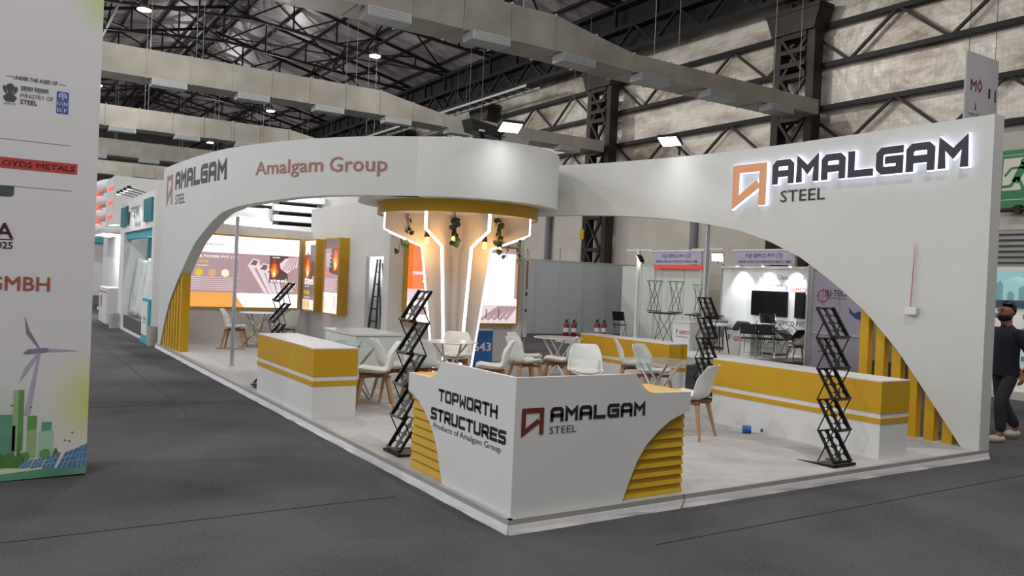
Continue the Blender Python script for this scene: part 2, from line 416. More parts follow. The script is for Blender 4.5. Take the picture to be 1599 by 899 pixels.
# ventilation ducts
ductm = mat('duct_sheet', '#a5a197', .5, .35, var=.10, scale=1.2, hex2='#918c82')
ductv = mat('duct_vent', '#a9adad', .45, .45); louv = mat('duct_louvre', '#8b8f90', .5, .4)
def duct(y0, label, x0, x1, xt0=7.6, xt1=9.4, zb=6.88, hb=.78, hs=.42, wd=.95):
    t = thing('ventilation_duct', label, 'duct', (0, y0, zb), 0, 'ventilation ducts across the hall')
    L = 1.16; x = x1; k = 0
    def hh(x): return hb if x < xt0 else hs if x > xt1 else hb+(hs-hb)*(x-xt0)/(xt1-xt0)
    def zz(x): return 0.06*(1 if x < xt0 else 1-(x-xt0)/(xt1-xt0) if x < xt1 else 0)
    while x > x0:
        a = max(x0, x-L); ha, hx = hh(a), hh(x); za, zx = zz(a), zz(x)
        MB().hexa([(a,0,za),(x-.01,0,zx),(x-.01,wd,zx),(a,wd,za),(a,0,za+ha),(x-.01,0,zx+hx),(x-.01,wd,zx+hx),(a,wd,za+ha)]).build('duct_section', ductm, t)
        boxo('flange', ductm, t, a-.02, a+.02, -.025, wd+.025, za-.025, za+ha+.025)
        if k % 2 == 1:
            v = MB(); v.box(a+.12, x-.12, -.16, .26, zx-.2, zx-.02); vo = v.build('vent', ductv, t)
            g = MB()
            for q in range(4): g.box(a+.16, x-.16, -.165, -.158, zx-.18+q*.04, zx-.17+q*.04)
            g.build('louvre', louv, vo)
        if k % 4 == 0:
            for yy in (.03, wd-.03): MB().tube([(a+.3,yy,za+ha),(a+.3,yy,za+ha+4.6)], .006, 5).build('hanger_rod', louv, t)
        x = a; k += 1
duct(10.15, 'grey sheet metal duct nearest the camera, ending at the right wall column', -1.5, 16.66)
duct(19.75, 'grey sheet metal duct second from the camera, passing behind the white drum', -4, 16.66)
duct(29.2, 'grey sheet metal duct third from the camera, above the left white fascia', -4, 16.66)
duct(38.3, 'grey sheet metal duct farthest of the readable ones, above the teal stand', -4, 16.66)
duct(47.5, 'grey sheet metal duct beyond all the others, low over the far stands', -4, 16.66)

# hall lamps
lampm = emit('lamp_glow', '#fff6e4', 30)
lamp_spots = [(-8.2, y) for y in (-10, -3, 4.7, 12.4, 20, 27.4, 42.5, 57.6)]+[(1.35, y) for y in (-3, 12.4, 27.4, 42.5, 57.6)]+[(10.3, y) for y in (-3, 12.4, 27.4, 42.5, 57.6)]  # far left row made denser with unseen lamps, added to light left-facing sides
first = None
for i, (x, y) in enumerate(lamp_spots):
    lab = {(1.35,27.4):'round hall lamp glowing at the upper left of the roof', (10.3,27.4):'round hall lamp glowing over the white drum among the trusses',
           (10.3,42.5):'round hall lamp glowing between the first two far ducts', (10.3,57.6):'round hall lamp glowing just above the third duct'}.get((x, y), 'round hall lamp hanging from the roof over the %s aisle, %s along' % ({-8.2:'unseen far left', 1.35:'middle', 10.3:'right'}[x], ORD[sorted(q[1] for q in lamp_spots if q[0] == x).index(y)].replace('nearest', 'first')))
    zl = 11.0
    t = thing('hall_lamp', lab, 'lamp', (x, y, zl), 0, 'round hall lamps under the roof')
    MB().lathe([(.0,.32),(.1,.3),(.14,.16),(.16,.02),(.16,0),(.14,.0)], n=16).build('lamp_shade', steelb, t)
    MB().lathe([(.14,.01),(.24,-.02),(.22,-.05),(.0,-.06)], n=16).build('lamp_lens', lampm, t)
    MB().tube([(0,0,.3),(0,0,slope_z(x)-zl-.02 if x > LX else (EZ+(LX-x)/14*(RZ-EZ))-zl-.02)], .012, 5).build('rod', steelb, t)
    l = bpy.data.lights.new('lamp_light', 'AREA'); l.shape = 'DISK'; l.size = .5; l.energy = HALL_LAMP_W; l.color = (1, .98, .955)
    lo = bpy.data.objects.new('lamp_light', l); COL.objects.link(lo); lo.parent = t; lo.location = (0, 0, -.08)
    l = bpy.data.lights.new('lamp_side_light', 'POINT'); l.energy = HALL_LAMP_SIDE_W; l.color = (1, .98, .955); l.shadow_soft_size = .12
    lo = bpy.data.objects.new('lamp_side_light', l); COL.objects.link(lo); lo.parent = t; lo.location = (0, 0, -.22)
#END_PART1

# ------------------------------------------------------------------ stand platform
PX, PY = 6.37, 14.1
pf = thing('exhibition_platform', 'low raised stand platform with pale grey carpet and white fabric skirt', 'platform')
boxo('deck', deckm, pf, 0, PX, 0, PY, .0, .1)
def edge_strip(name, m, a, b, n, prof, wav=0):
    """prof: (out, z) outline swept from a to b with outward normal n"""
    mb = MB(); a = Vector(a); b = Vector(b); n = Vector(n); L = (b-a).length; k = max(1, int(L/.22)) if wav else 1; R = []
    for i in range(k+1):
        p = a.lerp(b, i/k); ww = random.uniform(-wav, wav) if wav else 0
        R.append([(p.x+n.x*(o+ww*(z < .03)), p.y+n.y*(o+ww*(z < .03)), z) for o, z in prof])
    q = len(prof)
    vs = [v for r in R for v in r]; fs = []
    for i in range(k):
        for j in range(q): fs.append((i*q+j, i*q+(j+1) % q, (i+1)*q+(j+1) % q, (i+1)*q+j))
    fs += [tuple(range(q)), tuple(k*q+j for j in range(q-1, -1, -1))]
    return mb.add(vs, fs).build(name, m, pf)
for a, b, n in (((0,-.004,0),(0,PY,0),(-1,0,0)), ((0,0,0),(PX,0,0),(0,-1,0))):
    edge_strip('edge_trim', alum, a, b, n, [(-.035,.1005),(-.035,.104),(.004,.104),(.004,.062),(.0005,.062),(.0005,.1005)])
    edge_strip('skirt', fabric_w, a, b, n, [(.0006,.001),(.0006,.063),(.009,.063),(.015,.03),(.021,.001)], .007)
wire = mat('red_wire', '#7a2b3a', .5)
tag(MB().tube([(1.66,-.01,.112),(1.65,-.03,.06),(1.6,-.045,.01)], .004, 6).build('loose_wire', wire), 'thin red wire hanging over the platform edge under the counter', 'wire')

# ------------------------------------------------------------------ curved white fascia
def catmull(pts, n=10):
    P = [Vector(p) for p in pts]; P = [2*P[0]-P[1]]+P+[2*P[-1]-P[-2]]; out = []
    for i in range(1, len(P)-2):
        a, b, c, d = P[i-1:i+3]
        for k in range(n):
            t = k/n; out.append(.5*((2*b)+(c-a)*t+(2*a-5*b+4*c-d)*t*t+(3*b-3*c+d-a)*t**3))
    out.append(P[-2]); return out
class Curve:
    def __init__(s, pts):
        s.p = pts; s.s = [0]
        for a, b in zip(pts, pts[1:]): s.s.append(s.s[-1]+(b-a).length)
    def at(s, q):
        q = max(-.5, min(q, s.s[-1]+.5)); i = 0
        while i < len(s.s)-2 and s.s[i+1] < q: i += 1
        a, b = s.p[i], s.p[i+1]; f = (q-s.s[i])/(s.s[i+1]-s.s[i]); d = (b-a).normalized()
        return a.lerp(b, f), d
DC = Vector((3.46, 7.18)); DR = 1.64; ZT = 3.82; ZD = 2.945
CLp = catmull([(0,13.9),(0.02,12.8),(.1,11.5),(.26,10.02),(.55,8.86),(1.0,7.72),(1.5,6.88),(1.82,6.49),(2.185,6.148)])
CLp += [DC+Vector((math.cos(math.radians(a)), math.sin(math.radians(a))))*DR for a in range(222, 300, 3)]
CLf = Curve(CLp); LEND = 8.30
CRt = Curve(catmull([(6.17,0),(6.19,1.0),(6.19,2.2),(6.16,3.4),(6.06,4.3),(5.86,5.2),(5.58,6.2),(5.26,6.95),(4.95,7.85)]))
archL = [(.28,.1),(.629,.57),(1.066,1.044),(1.563,1.417),(1.946,1.678),(2.34,1.961),(2.755,2.223),(3.248,2.426),(3.673,2.598),(4.075,2.731),(4.6,2.81),(5.2,2.86),(6.17,2.92),(6.8,2.94),(7.4,2.945),(8.5,2.945)]
archR = [(.195,.1),(.685,.71),(1.029,1.13),(1.481,1.572),(1.959,1.923),(2.47,2.242),(3.013,2.478),(3.583,2.656),(4.166,2.757),(4.757,2.841),(5.365,2.891),(6.003,2.931),(6.6,2.945),(8.5,2.945)]
def interp(tab, s):
    for (a, za), (b, zb) in zip(tab, tab[1:]):
        if s <= b: return za+(zb-za)*(s-a)/(b-a)
    return tab[-1][1]
def fascia_panel(cv, tab, s1, side, th, parent):
    """vertical curved wall with an arched underside; side=+1 puts the thickness left of the travel direction"""
    ss = [0, .1]; s = tab[0][0]; ss.append(s)
    while s < s1: s = min(s1, s+.12); ss.append(s)
    vs = []; fs = []
    for q in ss:
        p, d = cv.at(q); n = Vector((-d.y, d.x))*side
        zb = .1 if q <= tab[0][0] else interp(tab, q)
        o = p+n*th
        vs += [(p.x,p.y,zb),(p.x,p.y,ZT),(o.x,o.y,ZT),(o.x,o.y,zb)]
    for i in range(len(ss)-1):
        a = i*4; b = a+4
        for j in range(4): fs.append((a+j, a+(j+1) % 4, b+(j+1) % 4, b+j))
    m = (len(ss)-1)*4; fs += [(0,1,2,3),(m+3,m+2,m+1,m)]
    return MB().add(vs, fs, True).build('panel', fasciam, parent)
def curvemap(cv, sgn, off_side, base=0):
    """(u,v,n): u along the curve, v height, n off the surface"""
    def fm(u, v, n):
        p, d = cv.at(base+sgn*u); nn = Vector((-d.y, d.x))*off_side
        return Vector((p.x+nn.x*n, p.y+nn.y*n, v))
    return fm
lf = thing('curved_fascia', 'curved white fascia with left arch, running from the far pillar to the drum', 'fascia')
fascia_panel(CLf, archL, LEND, 1, .2, lf)
fl = curvemap(CLf, 1, -1)
def dense_block(s, fm, u0, v0, cw, h, t, gap, m, parent): return block(s, fm, u0, v0, cw, h, t, gap, m, parent, .001, .006)
sub = MB(); stroke(sub, [(.45+x*.45, 3.075+y*.5) for x, y in GL['#'][0]], .1, fl, .001, .006); sub.build('logo_mark', copper, lf, None)
dense_block('AMALGAM', fl, 1.2, 3.29, .372, .35, .088, .062, inkd, lf)
text('STEEL', fl, 1.25, 2.995, .2, inkd, lf, width=.72, bold=-.004, n1=.006)
# wide text bends with the fascia: two pieces of rounded lettering
text('Amalgam', fl, 5.12, 3.31, .225, copper, lf, width=1.58, bold=.012, n1=.006)
text('Group', fl, 6.83, 3.30, .235, copper, lf, width=1.0, bold=.012, n1=.006)
# yellow slats filling the foot of the left arch
def slat_set(cv, tab, n, s0, step, wid, side, x_in, dep, parent):
    for i in range(n):
        s = s0+i*step; p, d = cv.at(s); nn = Vector((-d.y, d.x))*side
        z1 = interp(tab, s-.0)+.12; z2 = interp(tab, s+wid)+.12
        a = p+nn*x_in; b = a+d*wid; c = b+nn*dep; e = a+nn*dep
        zt1 = interp(tab, s)+.05; zt2 = interp(tab, s+wid)+.05
        MB().hexa([(a.x,a.y,.1),(b.x,b.y,.1),(c.x,c.y,.1),(e.x,e.y,.1),(a.x,a.y,zt1),(b.x,b.y,zt2),(c.x,c.y,zt2),(e.x,e.y,zt1)]).build('slat', yellow, parent)
slat_set(CLf, archL, 7, .42, .225, .12, 1, .03, .16, lf)

rf = thing('arched_wall', 'white right wall with sweeping arch cut-out and glowing dark lettering', 'wall')
fascia_panel(CRt, archR, 8.0, -1, .2, rf)
fr = curvemap(CRt, -1, 1)
def frm(u, v, n): return fr(u-3.64, v, n)      # u from 0 at the logo's left edge
glow = emit('letter_glow', '#dfe4ff', 2.6)
darkplate = mat('letter_face', '#2a2733', .45)
cop2 = emit('logo_face', '#e09a68', .85)
def lit_letter(polys, t, nm, m):
    b = MB(); g = MB()
    for pl in polys:
        stroke(b, pl, t, frm, .062, .075); stroke(g, pl, t+.012, frm, .012, .062)
    o = b.build(nm, m, rf); g.build('glow_back', glow, o)
u = .70
lit_letter([[(.065+x*.47, 3.042+y*.485) for x, y in GL['#'][0]]], .12, 'logo_letter', cop2)
for chh in 'AMALGAM':
    lit_letter([[(u+.045+x*(.352-.09), 3.258+.045+y*(.335-.09)) for x, y in pl] for pl in GL[chh]], .092, 'letter', darkplate)
    u += .352+.041
text('STEEL', frm, .80, 3.015, .165, inkb, rf, width=.71, bold=.004, n1=.008)
slat_set(CRt, archR, 6, .34, .222, .12, -1, .06, .1, rf)

# ------------------------------------------------------------------ drum canopy over the column
dr = thing('drum_canopy', 'round white drum with mustard ring above the lit column', 'canopy', (DC.x, DC.y, 0))
NS = 72
MB().lathe([(DR-.12,ZT-.02),(DR,ZT),(DR+.004,ZT-.01),(DR+.004,ZD),(1.2,ZD),(1.2,ZD+.03),(DR-.12,ZD+.03),(DR-.12,ZT-.02)], n=NS).build('drum', fasciam, dr)
MB().lathe([(1.30,ZD-.001),(1.33,ZD-.001),(1.33,2.757),(1.30,2.757),(1.30,ZD-.001)], n=NS).build('mustard_ring', yellow, dr)
MB().lathe([(0.02,2.80),(1.299,2.80),(1.299,2.775),(0.02,2.775)], n=NS).build('soffit', white2, dr)
colm = mat('column_panel', '#d6cfca', .55, var=.03, scale=3)
led = emit('led_strip', '#fbfbff', 3.2)
lc = thing('lit_column', 'flared white column of radial fins edged with glowing white strips', 'column', (DC.x, DC.y, 0))
VA = math.atan2(DC.y+4.657, DC.x+3.067)+PI
PROF = [(1.255,2.774),(1.255,2.505),(.61,2.265),(.31,.101)]
for k in range(8):
    a = VA+math.radians(22.5+45*k); ca, sa = math.cos(a), math.sin(a)
    fm = lambda r, z, n, ca=ca, sa=sa: Vector((ca*r-sa*n, sa*r+ca*n, z))
    fin = MB().prism([(.0,2.774),(.0,.101)]+PROF[::-1], fm, -.024, .024).build('fin', colm, lc)
    s = MB()
    for (ra, za), (rb, zb) in zip(PROF, PROF[1:]):
        d = Vector((rb-ra, zb-za)).normalized(); n2 = Vector((-d.y, d.x))
        if n2.x < 0: n2 = -n2
        p = [(ra,za),(rb,zb),(rb+n2.x*.014,zb+n2.y*.014),(ra+n2.x*.014,za+n2.y*.014)]
        s.prism(p, fm, -.024, .024)
    s.build('led_strip', led, fin)
MB().lathe([(.0,2.77),(.30,2.77),(.30,2.3),(.2,2.15),(.15,.101),(.0,.101)], n=16, smooth=False).build('core', colm, lc)
# pendant bulbs and trailing leaves hung from the soffit
leafm = mat('ivy_leaf', '#3f5a38', .5, var=.5, scale=9, hex2='#1f2f1f')
leafm2 = mat('ivy_leaf_pale', '#6f8a55', .5, var=.3, scale=9)
bulbm = emit('filament_glow', '#ffb44a', 9.0)
amber = emit('bulb_glass', '#ffa23a', 2.2)
right = Vector((math.cos(VA+PI/2), math.sin(VA+PI/2), 0)); toward = Vector((math.cos(VA), math.sin(VA), 0))
def pend(xr, xt, zb, label):
    p = Vector((DC.x, DC.y, 0))+right*xr+toward*xt
    t = thing('pendant_bulb', label, 'pendant lamp', (p.x, p.y, zb), 0, 'amber pendant bulbs round the column')
    MB().tube([(0,0,.16),(0,0,2.775-zb)], .006, 6).build('cord', steelb, t)
    MB().lathe([(0,.20),(.028,.19),(.04,.13),(.043,.10),(.03,.095),(.0,.095)], n=12).build('socket', mat('bulb_socket', '#5a3a2c', .5), t)
    MB().lathe([(.018,.095),(.03,.06),(.038,.03),(.032,.005),(.012,-.014),(0,-.017)], n=12).build('bulb', bulbm, t)
    l = bpy.data.lights.new('bulb_light', 'POINT'); l.energy = 7; l.color = (1, .58, .2); l.shadow_soft_size = .04
    lo = bpy.data.objects.new('bulb_light', l); COL.objects.link(lo); lo.location = (0, 0, -.08); lo.parent = t
pend(-.48, .55, 2.30, 'amber bulb pendant left of the column beside the long vine')
pend(-.05, .98, 2.34, 'amber bulb pendant in front of the column among leaves')
pend(.44, .62, 2.26, 'amber bulb pendant right of the column')
pend(.70, .35, 2.20, 'amber bulb pendant rightmost, half hidden by the vine')
pend(-.1, -.95, 2.3, 'amber bulb pendant behind the column')
LEAF = None
def vine(xr, xt, ln, n, label, pale=False, zt=2.775, spread=.07):
    global LEAF
    p = Vector((DC.x, DC.y, 0))+right*xr+toward*xt
    t = thing('trailing_vine', label, 'vine', (p.x, p.y, zt), random.uniform(0, 6), 'trailing vines under the drum')
    pts = [(math.sin(i*1.3)*.03, math.cos(i*1.7)*.03-.03, -ln*i/8) for i in range(9)]
    MB().tube(pts, .005, 5).build('stem', leafm, t)
    if LEAF is None:
        LEAF = []
        for mm in (leafm, leafm2):
            b = MB(); ring = [(0,0),(.034,.012),(.046,.04),(.03,.07),(0,.09),(-.03,.07),(-.046,.04),(-.034,.012)]
            b.add([(x, y, .012*math.cos(x*40)) for x, y in ring]+[(0,.045,-.006)], [(i, (i+1) % 8, 8) for i in range(8)])
            o = b.build('leaf', mm); LEAF.append(o.data); bpy.data.objects.remove(o)
    for i in range(n):
        f = (i+.4)/n; j = min(7, int(f*8)); q = Vector(pts[j])
        o = link('leaf', LEAF[1 if (f > .7 or pale) and i % 2 else 0], t); a = random.uniform(0, 6.28)
        o.location = (q.x+math.cos(a)*spread*.5, q.y+math.sin(a)*spread*.5, q.z-.02)
        o.rotation_euler = (random.uniform(-2.2, -1.0), random.uniform(-.5, .5), a); k = random.uniform(.9, 1.35); o.scale = (k, k, k)
vine(-.80, .35, .52, 14, 'long leafy vine hanging left of the column')
vine(-.07, 1.05, .48, 15, 'leafy vine hanging round the front amber bulb')
vine(.66, .45, .56, 14, 'leafy vine hanging right of the column')
vine(-.95, .1, .62, 7, 'thin vine at the far left of the ring', True)
vine(1.06, -.25, .70, 10, 'pale vine at the far right of the ring', True)
vine(.86, -.6, .62, 6, 'short pale vine behind the right bulb', True)

# ------------------------------------------------------------------ corner counter
cc = thing('corner_counter', 'white corner counter with lettering on both faces and mustard slatted ends', 'counter', (.04, .04, .1))
out_l = [(0,0),(0,.98),(1.08,.98),(1.125,.955),(1.16,.91),(1.195,.87),(1.24,.84),(1.30,.825),(1.70,.82),(1.70,.665),(1.62,.645),(1.49,.60),(1.36,.52),(1.24,.42),(1.15,.30),(1.08,.15),(1.03,.03),(1.015,0)]
fx = lambda u, v, n: Vector((u, -n, v))          # right face, looks to -y
fy = lambda u, v, n: Vector((-n, u, v))          # left face, looks to -x
bo = MB().prism(out_l[::-1], fx, -.03, .0).build('front_panel', white, cc)
bo = MB().prism([(max(u, .03), v) for u, v in out_l], fy, -.03, .0).build('side_panel', white, cc)
ribm = yellow
for i in range(9):
    z0 = .003+i*.074; z1 = z0+.076
    for ax in (0, 1):
        u0 = .86; u1 = 1.685
        sl = [(-.05,z0),(-.036,z0),(-.062,z1),(-.075,z1)]
        b = MB()
        if ax == 0: b.add([(u0,-n,z) for n, z in sl]+[(u1,-n,z) for n, z in sl], [(0,1,2,3),(7,6,5,4),(0,4,5,1),(1,5,6,2),(2,6,7,3),(3,7,4,0)])
        else: b.add([(-n,u0,z) for n, z in sl]+[(-n,u1,z) for n, z in sl], [(0,1,2,3),(7,6,5,4),(0,4,5,1),(1,5,6,2),(2,6,7,3),(3,7,4,0)])
        b.build('slat', ribm, cc)
boxo('end_panel', yellow, cc, 1.60, 1.66, .076, .5, .0, .80); boxo('end_panel', yellow, cc, .076, .5, 1.60, 1.66, .0, .80)
boxo('yellow_worktop', yellowtop, cc, .6, 1.70, .031, .52, .80, .819); boxo('yellow_worktop', yellowtop, cc, .031, .52, .6, 1.70, .80, .819)
boxo('inner_shelf', white2, cc, .031, .6, .031, .6, .80, .818)
# writing: right face
b = MB(); stroke(b, [(.075+x*.155, .59+y*.155) for x, y in GL['#'][0]], .036, fx, .001, .004); b.build('logo_mark', redink, cc)
block('AMALGAM', fx, .305, .655, .117, .106, .027, .0145, inkb, cc)
text('STEEL', fx, .30, .57, .055, inkb, cc, width=.245, bold=-.002)
fyl = lambda u, v, n: Vector((-n, 1.25-u, v))     # left face reads from far to near
block('TOPWORTH', fyl, .115, .655, .102, .10, .023, .0135, inkb, cc)
block('STRUCTURES', fyl, -.005, .49, .1035, .10, .025, .0135, inkb, cc)
text('Products of Amalgam Group', fyl, .05, .425, .048, inkb, cc, width=1.04, bold=-.002)

# ------------------------------------------------------------------ reception counters
def counter(label, x0, x1, y0, y1, h, zs, name='reception_counter'):
    t = thing(name, label, 'counter', (x0, y0, .1), 0, 'white and mustard counters')
    W, D = x1-x0, y1-y0
    a, b2, c, d = zs
    boxo('body', white, t, 0, W, 0, D, 0, h-.012)
    boxo('mustard_band', yellow, t, -.006, W+.006, -.006, D+.006, d, h-.012)
    boxo('mustard_stripe', yellow, t, -.006, W+.006, -.006, D+.006, a, b2)
    boxo('top', white, t, -.006, W+.006, -.006, D+.006, h-.012, h)
    return t
counter('white counter with mustard band at the left edge of the platform', .045, .57, 4.21, 6.44, .80, (.365,.425,0,.475))
rc = counter('long white counter with mustard band in front of the right arch', 4.58, 5.07, .18, 2.45, .80, (.36,.415,0,.465))
counter('mustard banded counter farther back, behind the glass table', 5.76, 6.14, 4.47, 6.68, .79, (.36,.415,0,.465))
gl = mat('pale_gloss', '#d3dcda', .18, var=.03, scale=2)
t = thing('pale_cabinet', 'pale glossy white cabinet counter behind the left mustard counter', 'cabinet', (1.40, 6.33, .1))
bevel(boxo('body', gl, t, 0, .72, 0, 1.25, 0, .77), .006); boxo('top', gl, t, -.02, .74, -.02, 1.27, .77, .80)

# ------------------------------------------------------------------ stand room: back wall, poster wall, store block
bw = thing('back_partition', 'white back partition behind the big lit poster', 'partition', (0, 13.9, .1))
bp_ = MB(); bp_.add([(.22,0,0),(3.28,0,0),(3.28,.08,0),(.22,.08,0),(.22,0,2.68),(3.28,0,2.60),(3.28,.08,2.60),(.22,.08,2.68)],
        [(0,1,2,3),(7,6,5,4),(0,4,5,1),(1,5,6,2),(2,6,7,3),(3,7,4,0)]); bp_.build('panel', white, bw)
boxo('skirting', white2, bw, .22, 3.27, -.012, 0, 0, .06)
sb = thing('store_block', 'tall white store room with poster wall, doorway and front wall', 'store room', (3.28, 9.46, .1))
HB = 3.14
DY0, DY1, DH = .28, 1.12, 2.02   # doorway in the poster wall
boxo('side_panel', white, sb, 0, .08, DY1, 4.52, 0, HB); boxo('side_panel', white, sb, 0, .08, 0, DY0, 0, HB); boxo('door_header', white, sb, 0, .08, DY0, DY1, DH, HB)
boxo('front_panel', white, sb, .08, 3.06, 0, .08, 0, HB)
boxo('end_panel', white, sb, 3.0, 3.06, .08, 4.52, 0, HB); boxo('rear_panel', white, sb, .08, 3.0, 4.44, 4.52, 0, HB)
greyin = mat('store_wall', '#b9bcc2', .7, var=.1)
boxo('inner_panel', greyin, sb, .08, .62, 1.5, 1.54, 0, 2.4); boxo('inner_panel', white, sb, .62, .66, .1, 1.54, 0, 2.4)
lad = thing('step_ladder', 'brown metal step ladder standing inside the store doorway', 'ladder', (3.40, 10.50, .1))
ladm = mat('ladder_metal', '#4a3d38', .45, .5)
for s in (-1, 1):
    MB().bar((0, s*.22, 0), (.12, s*.07, 1.98), .035, .03).build('stile', ladm, lad)
    MB().bar((.36, s*.22, 0), (.16, s*.08, 1.9), .03, .02).build('rear_stile', ladm, lad)
for i in range(7):
    f = .12+i*.125; wv = .22-.15*f
    MB().bar((.12*f, -wv, 1.98*f), (.12*f, wv, 1.98*f), .05, .025).build('rung', ladm, lad)

sl = thing('store_fill_bulb', 'small bare bulb added to brighten the inside of the store doorway', 'lamp', (3.28+.40, 9.46+1.2, 2.1)); MB().lathe([(0,.06),(.03,.05),(.04,0),(.02,-.03),(0,-.035)], n=10).build('bulb', emit('spot_glow', '#ffffff', 14), sl); boxo('bracket', white2, sl, -.02, .02, 0, .40, .06, .09)
l = bpy.data.lights.new('store_fill_light', 'POINT'); l.energy = 14; l.shadow_soft_size = .04; lo = bpy.data.objects.new('store_fill_light', l); COL.objects.link(lo); lo.parent = sl; lo.location = (0, 0, -.08)  # bulb and light are added to lift the dark store interior
# lit posters: mustard box frame + glowing screen with flat print
scrw = emit('screen_white', '#fffdfb', 1.35); scrm = emit('screen_mauve', '#c6a3a8', .95); scrd = emit('screen_brown', '#8d7470', .8)
scro = emit('screen_orange', '#ffb055', 1.1); scrl = emit('screen_lilac', '#efdbe0', 1.15); scrf = emit('screen_flame', '#ff7a2c', 1.1)
scrk = emit('screen_dark', '#75595a', .7); scry = emit('screen_yellow', '#ffd833', .95); scrp = emit('screen_pale', '#ffedc8', 1.3); scrpk = emit('screen_peach', '#f3bd94', .95)
scrgy = emit('screen_grey', '#8e8c92', .7); scrfr = emit('screen_coral', '#ff8e58', 1.1)
frame_m = mat('poster_frame', '#c2961c', .4, var=.05)
def lightbox(label, o, u, n, W, H, dep):
    """o: lower left corner on the wall as seen by the viewer; u: along the wall; n: out of the wall"""
    t = thing('lit_poster', label, 'lit poster', o, 0, 'lit posters in mustard box frames')
    F = plane((0,0,0), u, (0,0,1), n)
    b = MB(); e = .035
    for uu in ((0, e), (W-e, W)): b.prism([(uu[0],0),(uu[1],0),(uu[1],H),(uu[0],H)], F, 0, dep)
    for vv in ((0, e), (H-e, H)): b.prism([(e,vv[0]),(W-e,vv[0]),(W-e,vv[1]),(e,vv[1])], F, 0, dep)
    b.build('frame', frame_m, t)
    sc = MB().prism([(e,e),(W-e,e),(W-e,H-e),(e,H-e)], F, dep-.05, dep-.02).build('screen', scrw, t)
    lay = [0]
    def pr(poly, m, nm='print'):
        lay[0] += 1; d = dep-.02+.0008*lay[0]
        return MB().prism([(e+x*(W-2*e), e+y*(H-2*e)) for x, y in poly], F, d-.0004, d).build(nm, m, sc)
    def tx(s, x, y, h, m, width=None, bold=0):
        lay[0] += 1; return text(s, F, e+x*(W-2*e), e+y*(H-2*e), h, m, sc, width=width, bold=bold, n1=dep-.02+.0008*lay[0])
    def rc_(x0, y0, x1, y1, m, nm='print'): return pr([(x0,y0),(x1,y0),(x1,y1),(x0,y1)], m, nm)
    t['label'] = label
    return t, pr, tx, rc_
scrf2 = emit('screen_flame_deep', '#c8501e', .8); scrf3 = emit('screen_flame_light', '#ffc36a', 1.2)
def flame(pr, cx, y0, hw, hh):
    for k, (m, q, tw) in enumerate(((scrf2, 1.0, 0), (scrf, .74, .12), (scrf3, .46, -.1), (scrp, .26, .08))):
        pts = []
        for i in range(15):
            f = i/14; pts.append((cx-hw*q*(math.sin(PI*min(1, f*.92+.08))**.8)*(1+.22*math.sin(f*13+k)), y0+hh*q*f+hh*.04*k))
        for i in range(13, 0, -1):
            f = i/14; pts.append((cx+hw*q*(math.sin(PI*min(1, f*.92+.08))**.8)*(1+.22*math.cos(f*11+k*2))*(.9+tw), y0+hh*q*f+hh*.04*k))
        pr(pts[::-1], m)
# the big poster on the back partition
t, pr, tx, rq = lightbox('big wide lit poster with beams and flame on the back partition', (.28, 13.899, .88), (1,0,0), (0,-1,0), 2.72, 1.64, .10)
rq(0, .20, 1, .76, scrm); rq(0, 0, .46, .20, scro); pr([(.46,0),(.54,0),(.46,.20)], scro)
tx('AMALGAM', .20, .855, .06, scrgy, .42); tx('STEELS & POWER PVT LTD', .05, .685, .055, scrw, 1.15, .01)
tx('POWER', .13, .61, .06, scry, .30, .02); tx('in every beam', .13, .565, .035, scrw, .3)
for i, m in enumerate((scry, scrpk, scrp)):
    cx = .17+i*.105; pr([(cx+.035*math.cos(a*PI/3+PI/6), .475+.058*math.sin(a*PI/3+PI/6)) for a in range(6)], m)
for i in range(7): rq(.10, .405-i*.028, .49-(i % 3)*.02, .413-i*.028, scrl)
for dx, dy in ((0, 0), (.085, -.06), (.15, -.10)):   # three channel beams
    x, y = .56+dx, .66+dy
    pr([(x,y-.06),(x+.045,y+.04),(x+.10,y+.02),(x+.10,y-.03),(x+.225-dx*.5,.205),(x+.15-dx*.5,.205)], scrl)
    pr([(x+.02,y-.05),(x+.05,y+.02),(x+.085,y+.005),(x+.07,y-.06)], scrd)
    pr([(x+.055,y-.10),(x+.075,y-.09),(x+.19-dx*.5,.205),(x+.18-dx*.5,.205)], scrm)
rq(.745, .36, .905, .755, scrk)
flame(pr, .785, .42, .04, .29)
pr([(.83,.64),(.88,.72),(.99,.755),(.985,.60),(.93,.55),(.90,.50),(.84,.57)], scrl)
for i in range(5): pr([(.85+i*.025,.54+i*.004),(.858+i*.025,.54),(.93+i*.014,.75),(.92+i*.014,.75)], scrm)
tx('steel', .755, .37, .09, scrw, .36, .02)
for cx, cy, m in ((.905,.36,scrpk), (.955,.345,scrl), (.925,.29,scrl)): pr([(cx+.024*math.cos(a*PI/5), cy+.042*math.sin(a*PI/5)) for a in range(10)], m)
rq(.80, .245, .96, .25, scrw); rq(.765, .725, .83, .735, scrw)
